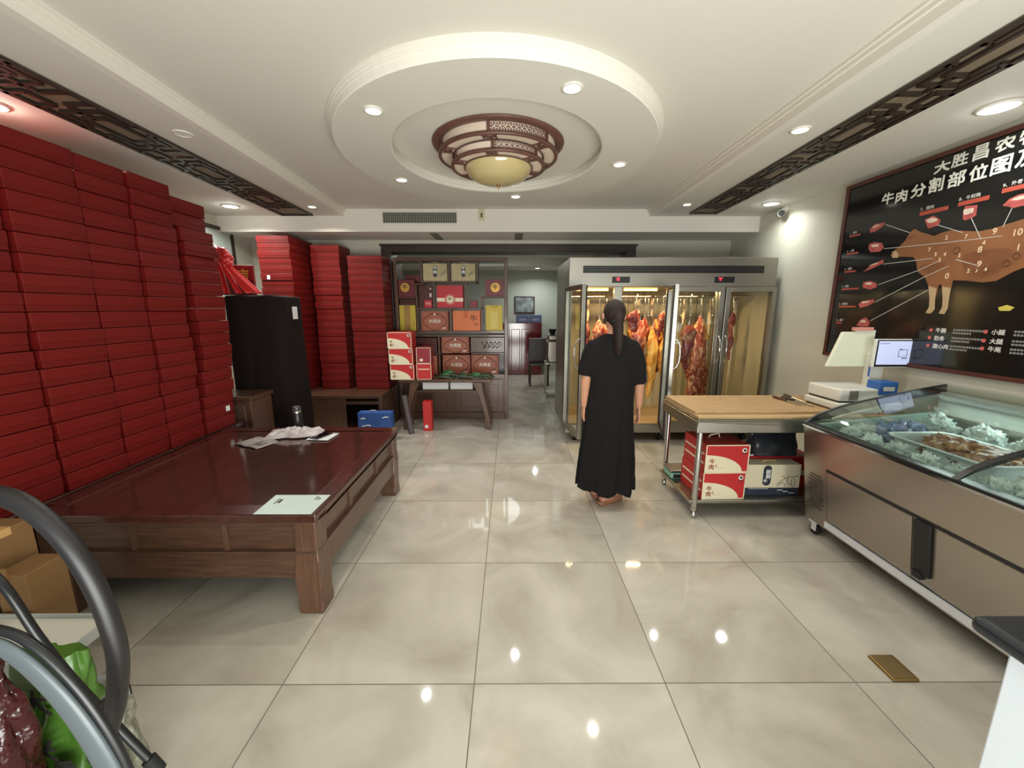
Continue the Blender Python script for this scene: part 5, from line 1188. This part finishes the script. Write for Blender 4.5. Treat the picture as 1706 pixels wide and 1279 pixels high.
# ------------------------------------------------------------------ beef chart on the right wall
PX = 2.935
t = thing('wall_chart', 'large black framed beef cuts chart with a brown cow on the right wall', 'wall chart', (PX, 2.3, 1.85)); wy = lambda y: y-2.3; wz = lambda z_: z_-1.85
b = MB()
y0, y1, z0, z1 = .85, 3.665, 1.12, 2.583
for q in ((y0, y1, z0, z0+.028), (y0, y1, z1-.028, z1)): b.box(-.012, .034, wy(q[0]), wy(q[1]), wz(q[2]), wz(q[3]))
for q in ((y0, y0+.028), (y1-.028, y1)): b.box(-.012, .034, wy(q[0]), wy(q[1]), wz(z0+.028), wz(z1-.028))
b.build('frame', mat('reddish_frame_wood', (84, 42, 32), .4, noise_amt=.2), t, bevel=.004)
MB().box(0, .03, wy(y0+.02), wy(y1-.02), wz(z0+.02), wz(z1-.02)).build('panel', mat('black_glossy_print', (22, 22, 22), .12, coat=.3), t)
def flatpoly(b, pts, off, mi=0): b.add([(-off, wy(y_), wz(z_)) for y_, z_ in pts], [tuple(range(len(pts)))], mi)
def LB(y_, z_, off=.0022): return facing(-off, wy(y_), wz(z_), 'left')
b = MB()
for ch, yc, zc_, w_, h_ in (('大', 2.888, 2.490, .098, .068), ('胜', 2.782, 2.498, .092, .076), ('昌', 2.665, 2.502, .080, .084), ('农', 2.543, 2.502, .094, .072), ('牧', 2.428, 2.505, .094, .08), ('业', 2.312, 2.505, .094, .08),
        ('牛', 3.26, 2.384, .094, .082), ('肉', 3.149, 2.372, .084, .084), ('分', 3.026, 2.378, .1, .084), ('割', 2.907, 2.383, .094, .094), ('部', 2.78, 2.381, .1, .092), ('位', 2.657, 2.381, .097, .09), ('图', 2.541, 2.386, .098, .094), ('及', 2.42, 2.389, .1, .09)):
    b.text(ch, LB(yc, zc_), .1, .0042, fit=(w_, h_))
b.build('title_lettering', mat('title_white', (236, 236, 224), .4), t)
HEADL = [(3.009, 2.111), (3.035, 2.092), (3.059, 2.04), (3.104, 1.998), (3.149, 1.971), (3.155, 1.95), (3.136, 1.927), (3.099, 1.922), (3.073, 1.927), (3.019, 1.92), (2.971, 1.91), (2.947, 1.872), (2.926, 1.806), (2.866, 1.761), (2.832, 1.704), (2.807, 1.617), (2.799, 1.554), (2.815, 1.514), (2.78, 1.51), (2.758, 1.538), (2.768, 1.608), (2.763, 1.7), (2.746, 1.707), (2.723, 1.622), (2.713, 1.553), (2.727, 1.511), (2.69, 1.507), (2.676, 1.545), (2.68, 1.606), (2.68, 1.68), (2.679, 1.728), (2.594, 1.719), (2.509, 1.703), (2.439, 1.708), (2.365, 1.755), (2.314, 1.776)]
TOPL = [(2.365, 2.048), (2.419, 2.038), (2.456, 2.032), (2.516, 2.021), (2.587, 2.018), (2.667, 2.036), (2.751, 2.055), (2.807, 2.051), (2.856, 2.037), (2.907, 2.061), (2.958, 2.082), (2.987, 2.103)]
REAR = [(2.24, 1.78), (2.15, 1.72), (2.10, 1.62), (2.10, 1.52), (2.04, 1.51), (2.03, 1.6), (2.02, 1.7), (1.97, 1.6), (1.96, 1.51), (1.90, 1.51), (1.90, 1.65), (1.88, 1.8), (1.87, 1.95), (1.92, 2.03), (2.05, 2.06), (2.2, 2.055)]
m_cow = mat('cow_print', (142, 94, 62), .3, noise_amt=.16, nscale=5, coat=.3); m_cowd = mat('cow_print_dark', (128, 82, 56), .3, noise_amt=.2, nscale=8); m_cowp = mat('cow_print_pale', (186, 160, 124), .3, noise_amt=.1)
b = MB(); flatpoly(b, HEADL+REAR+TOPL, .0008); b.build('cow_silhouette', m_cow, t)
b = MB()
flatpoly(b, [(2.83, 1.70), (2.807, 1.617), (2.799, 1.554), (2.815, 1.514), (2.78, 1.51), (2.758, 1.538), (2.768, 1.608), (2.772, 1.68)], .0011)
b.build('pale_leg', m_cowp, t); b = MB(); flatpoly(b, [(2.74, 1.69), (2.723, 1.622), (2.713, 1.553), (2.727, 1.511), (2.69, 1.507), (2.676, 1.545), (2.68, 1.606), (2.684, 1.68)], .0011)
b.build('pale_leg', m_cowp, t); b = MB(); flatpoly(b, [(3.149, 1.971), (3.155, 1.95), (3.136, 1.927), (3.099, 1.922), (3.09, 1.945), (3.12, 1.975)], .0011)
b.build('pale_muzzle', m_cowp, t)
b = MB(); flatpoly(b, [(2.52+.13*cos(q*pi/14), 1.835+.085*sin(q*pi/14)+.02*cos(q*pi/7)) for q in range(28)], .0011); b.build('dark_patch', m_cowd, t)
b = MB(); flatpoly(b, [(3.06, 2.035), (3.035, 2.06), (2.99, 2.07), (3.0, 2.055), (3.04, 2.04)], .0012); b.build('dark_patch', m_cowd, t)
b = MB(); flatpoly(b, [(3.149, 1.968), (3.155, 1.952), (3.14, 1.945), (3.135, 1.962)], .0013); b.build('dark_patch', m_cowd, t)
b = MB(); flatpoly(b, [(2.83+.085*cos(q*pi/14), 1.83+.032*sin(q*pi/14)+.01*cos(q*pi/7)) for q in range(28)], .0011); b.build('dark_patch', m_cowd, t)
CUTS = {'a': [(3.381, 2.181), (3.336, 2.212), (3.246, 2.207), (3.261, 2.184), (3.324, 2.153), (3.37, 2.15)], 'b': [(3.364, 2.063), (3.319, 2.071), (3.246, 2.053), (3.224, 2.015), (3.253, 1.989), (3.335, 1.994), (3.363, 2.027)], 'c': [(3.381, 1.842), (3.306, 1.894), (3.211, 1.923), (3.206, 1.896), (3.29, 1.866)],
  'd': [(3.363, 1.744), (3.355, 1.762), (3.292, 1.765), (3.237, 1.745), (3.229, 1.713), (3.289, 1.696), (3.352, 1.715)], 'e': [(3.374, 1.58), (3.347, 1.603), (3.244, 1.618), (3.224, 1.596), (3.286, 1.565), (3.353, 1.55)], 'f': [(3.359, 1.404), (3.329, 1.452), (3.28, 1.475), (3.24, 1.436), (3.245, 1.404), (3.308, 1.396)],
  'g': [(2.941, 2.16), (2.887, 2.178), (2.831, 2.137), (2.84, 2.105), (2.906, 2.095)], 'h': [(2.701, 2.165), (2.696, 2.192), (2.624, 2.182), (2.622, 2.12), (2.645, 2.108), (2.679, 2.101), (2.695, 2.115)], 'i': [(2.491, 2.146), (2.466, 2.175), (2.426, 2.189), (2.36, 2.192), (2.30, 2.16), (2.34, 2.122), (2.434, 2.12)]}
m_cut = mat('pink_cut_print', (186, 92, 88), .3, noise_amt=.35, nscale=26); m_cutp = mat('pale_fat_print', (226, 206, 186), .35, noise_amt=.15, nscale=20)
for k, pts in CUTS.items():
    b = MB(); flatpoly(b, pts, .0009); o = b.build('cut_picture', m_cut, t)
    c = [sum(p[0] for p in pts)/len(pts), sum(p[1] for p in pts)/len(pts)]; f = .5 if k not in 'gh' else .75
    b = MB(); flatpoly(b, [(c[0]+(p[0]-c[0])*f+.008, c[1]+(p[1]-c[1])*f*.55+.012) for p in pts], .0012); b.build('fat_patch', m_cutp, o)
LINES = [((3.242, 2.189), (3.035, 2.092)), ((3.222, 2.006), (2.791, 1.981)), ((3.205, 1.888), (2.835, 1.886)), ((3.219, 1.731), (2.931, 1.81)), ((3.219, 1.596), (2.874, 1.762)), ((3.237, 1.446), (2.826, 1.672)), ((2.843, 2.106), (2.678, 2.027)), ((2.645, 2.108), (2.565, 1.966)), ((2.44, 2.121), (2.465, 2.021)), ((2.791, 1.981), (2.46, 1.969)), ((2.931, 1.81), (2.787, 1.865)), ((2.874, 1.762), (2.722, 1.824)), ((2.687, 1.861), (2.547, 1.806))]
b = MB()
for (a, c) in LINES: b.bar((-.0015, wy(a[0]), wz(a[1])), (-.0015, wy(c[0]), wz(c[1])), .001, .0042, up=(0, 0, 1))
b.build('pointer_lines', mat('grey_line', (190, 186, 176), .5), t)
DIGS = [('2', 2.771, 2.011), ('7', 2.653, 1.998), ('9', 2.501, 2.002), ('10', 2.388, 1.975), ('8', 2.559, 1.904), ('7', 2.87, 1.948), ('5', 2.821, 1.911), ('4', 2.761, 1.903), ('3', 2.671, 1.884), ('4', 2.546, 1.943), ('5', 2.787, 1.869), ('9', 2.546, 1.816), ('2', 2.599, 1.78), ('3', 2.554, 1.778), ('4', 2.506, 1.781), ('0', 2.72, 1.757), ('1', 2.367, 1.889)]
for d_, y_, z_ in DIGS: MB().text(d_, LB(y_, z_), .052 if d_ in '8910' else .036, .0012).build('cut_number', mat('number_cream', (232, 206, 170), .4), t)
b = MB()
for y_, z_, r_ in [(2.691, 1.919, .019), (2.405, 1.808, .018), (2.366, 1.845, .017), (2.506, 1.781, .018), (2.554, 1.778, .014)]:
    b.tube([(-.0016, wy(y_)+r_*cos(a), wz(z_)+r_*sin(a)) for a in [2*pi*i/20 for i in range(21)]], .003, 5, cap=False)
b.build('circled_marks', mat('ring_brown', (104, 60, 34), .4), t)
STR = [((2.986, 2.208), (2.798, 2.209)), ((2.74, 2.213), (2.569, 2.211)), ((2.51, 2.231), (2.33, 2.231)), ((3.571, 2.156), (3.462, 2.156)), ((3.573, 2.009), (3.457, 2.008)), ((3.568, 1.859), (3.452, 1.863)), ((3.571, 1.712), (3.396, 1.718)), ((3.571, 1.562), (3.397, 1.571)), ((3.57, 1.421), (3.516, 1.422))]
for k, (a, e) in enumerate(STR):
    hh = .013 if k < 3 else .007
    b = MB(); b.box(-.0012, -.0004, wy(e[0]), wy(a[0]), wz(a[1])-hh, wz(a[1])+hh); b.build('red_strip', mat('red_strip_print', (176, 78, 62), .45), t)
    n_ = f"{(7, 8, 9, 1, 2, 3, 4, 5, 6)[k]}、"
    nm = ('眼肉', '牛前胸', '外脊', '脖肉', '上脑', '板腱', '前腿', '辣椒条', '腱子')[k]
    MB().text(n_+nm, LB(a[0], a[1]+hh+.016), .027 if k < 3 else .021, .0004, align='LEFT').build('caption_lettering', mat('caption_white', (206, 204, 196), .45), t)
rq = random.Random(9)
for y0_, z_rows, nm in ((2.754, (1.395, 1.342, 1.288), ('牛腩', '肋条', '腹心肉')), (2.434, (1.401, 1.346, 1.298), ('小腿', '大腿', '牛尾'))):
    for zr, nn in zip(z_rows, nm):
        MB().text('●', LB(y0_, zr), .03, .001).build('red_dot', mat('red_dot_print', (200, 96, 90), .45), t)
        MB().text(nn, LB(y0_-.03, zr), .034, .0015, align='LEFT').build('list_lettering', mat('caption_white', (206, 204, 196), .45), t)
        for j, L in enumerate((.165, .10)):
            yy = y0_-.138; e = MB()
            while yy > y0_-.138-L:
                ww = rq.uniform(.010, .014); e.box(-.0012, -.0004, wy(yy-ww), wy(yy), wz(zr+.010-.02*j-.006), wz(zr+.010-.02*j+.006)); yy -= ww+.004
            e.build('small_print', mat('grey_small_print', (132, 132, 128), .5), t)
b = MB(); flatpoly(b, [(2.40, 1.55), (2.36, 1.565), (2.32, 1.55), (2.34, 1.53), (2.39, 1.53)], .001); b.build('yellow_picture', mat('yellow_print', (206, 190, 90), .4), t)

# ------------------------------------------------------------------ security camera on the wall by the poster
t = thing('security_camera', 'small white and black security camera high on the right wall', 'camera', (XR, 4.50, 2.565))
MB().cyl((0, 0, .035), (-.02, 0, .035), .032, n=20).build('mount', m_whiteplastic, t)
MB().tube([(-.02, 0, .035), (-.045, -.01, .03), (-.055, -.015, .012)], .011, 10).build('arm', m_whiteplastic, t)
MB().cyl((-.035, .03, -.01), (-.085, -.06, -.022), .034, n=24).build('housing', m_whiteplastic, t)
MB().cyl((-.085, -.0599, -.022), (-.087, -.064, -.0225), .031, n=24).build('lens_face', m_black, t)
MB().tube([(-.03, .03, -.01), (-.012, .05, -.06), (-.006, .055, -.14), (-.004, .06, -.25)], .003, 6).build('cable', m_whiteplastic, t)

# ------------------------------------------------------------------ white counter at the lower right, brass floor plate
t = thing('counter', 'white panelled counter end with a black rounded top at the lower right', 'counter', (1.30, .45, 0))
MB().box(-.265, .30, -.30, .245, 0, .862).build('body', mat('cool_white_panel', (214, 222, 230), .35), t, bevel=.004)
MB().box(-.2665, -.2645, .04, .044, .02, .86).build('seam', mat('seam_grey', (150, 158, 164), .6), t)
MB().box(-.315, .33, -.34, .285, .862, .90).build('top', mat('black_laminate', (34, 38, 42), .3), t, bevel=.016, seg=4)
t = thing('floor_plate', 'small brass cover plate lying on the floor tiles at the lower right', 'floor plate', (1.665, 1.447, 0), 0)
MB().box(-.056, .056, -.062, .062, 0, .012).build('plate', mat('brushed_brass', (150, 126, 76), .32, .9, bump=.05, bscale=60, stretch=(20, 1, 1)), t, bevel=.004)
MB().box(-.05, .05, -.056, .056, .012, .0128).build('lid', mat('dull_brass', (140, 120, 80), .4, .85), t)
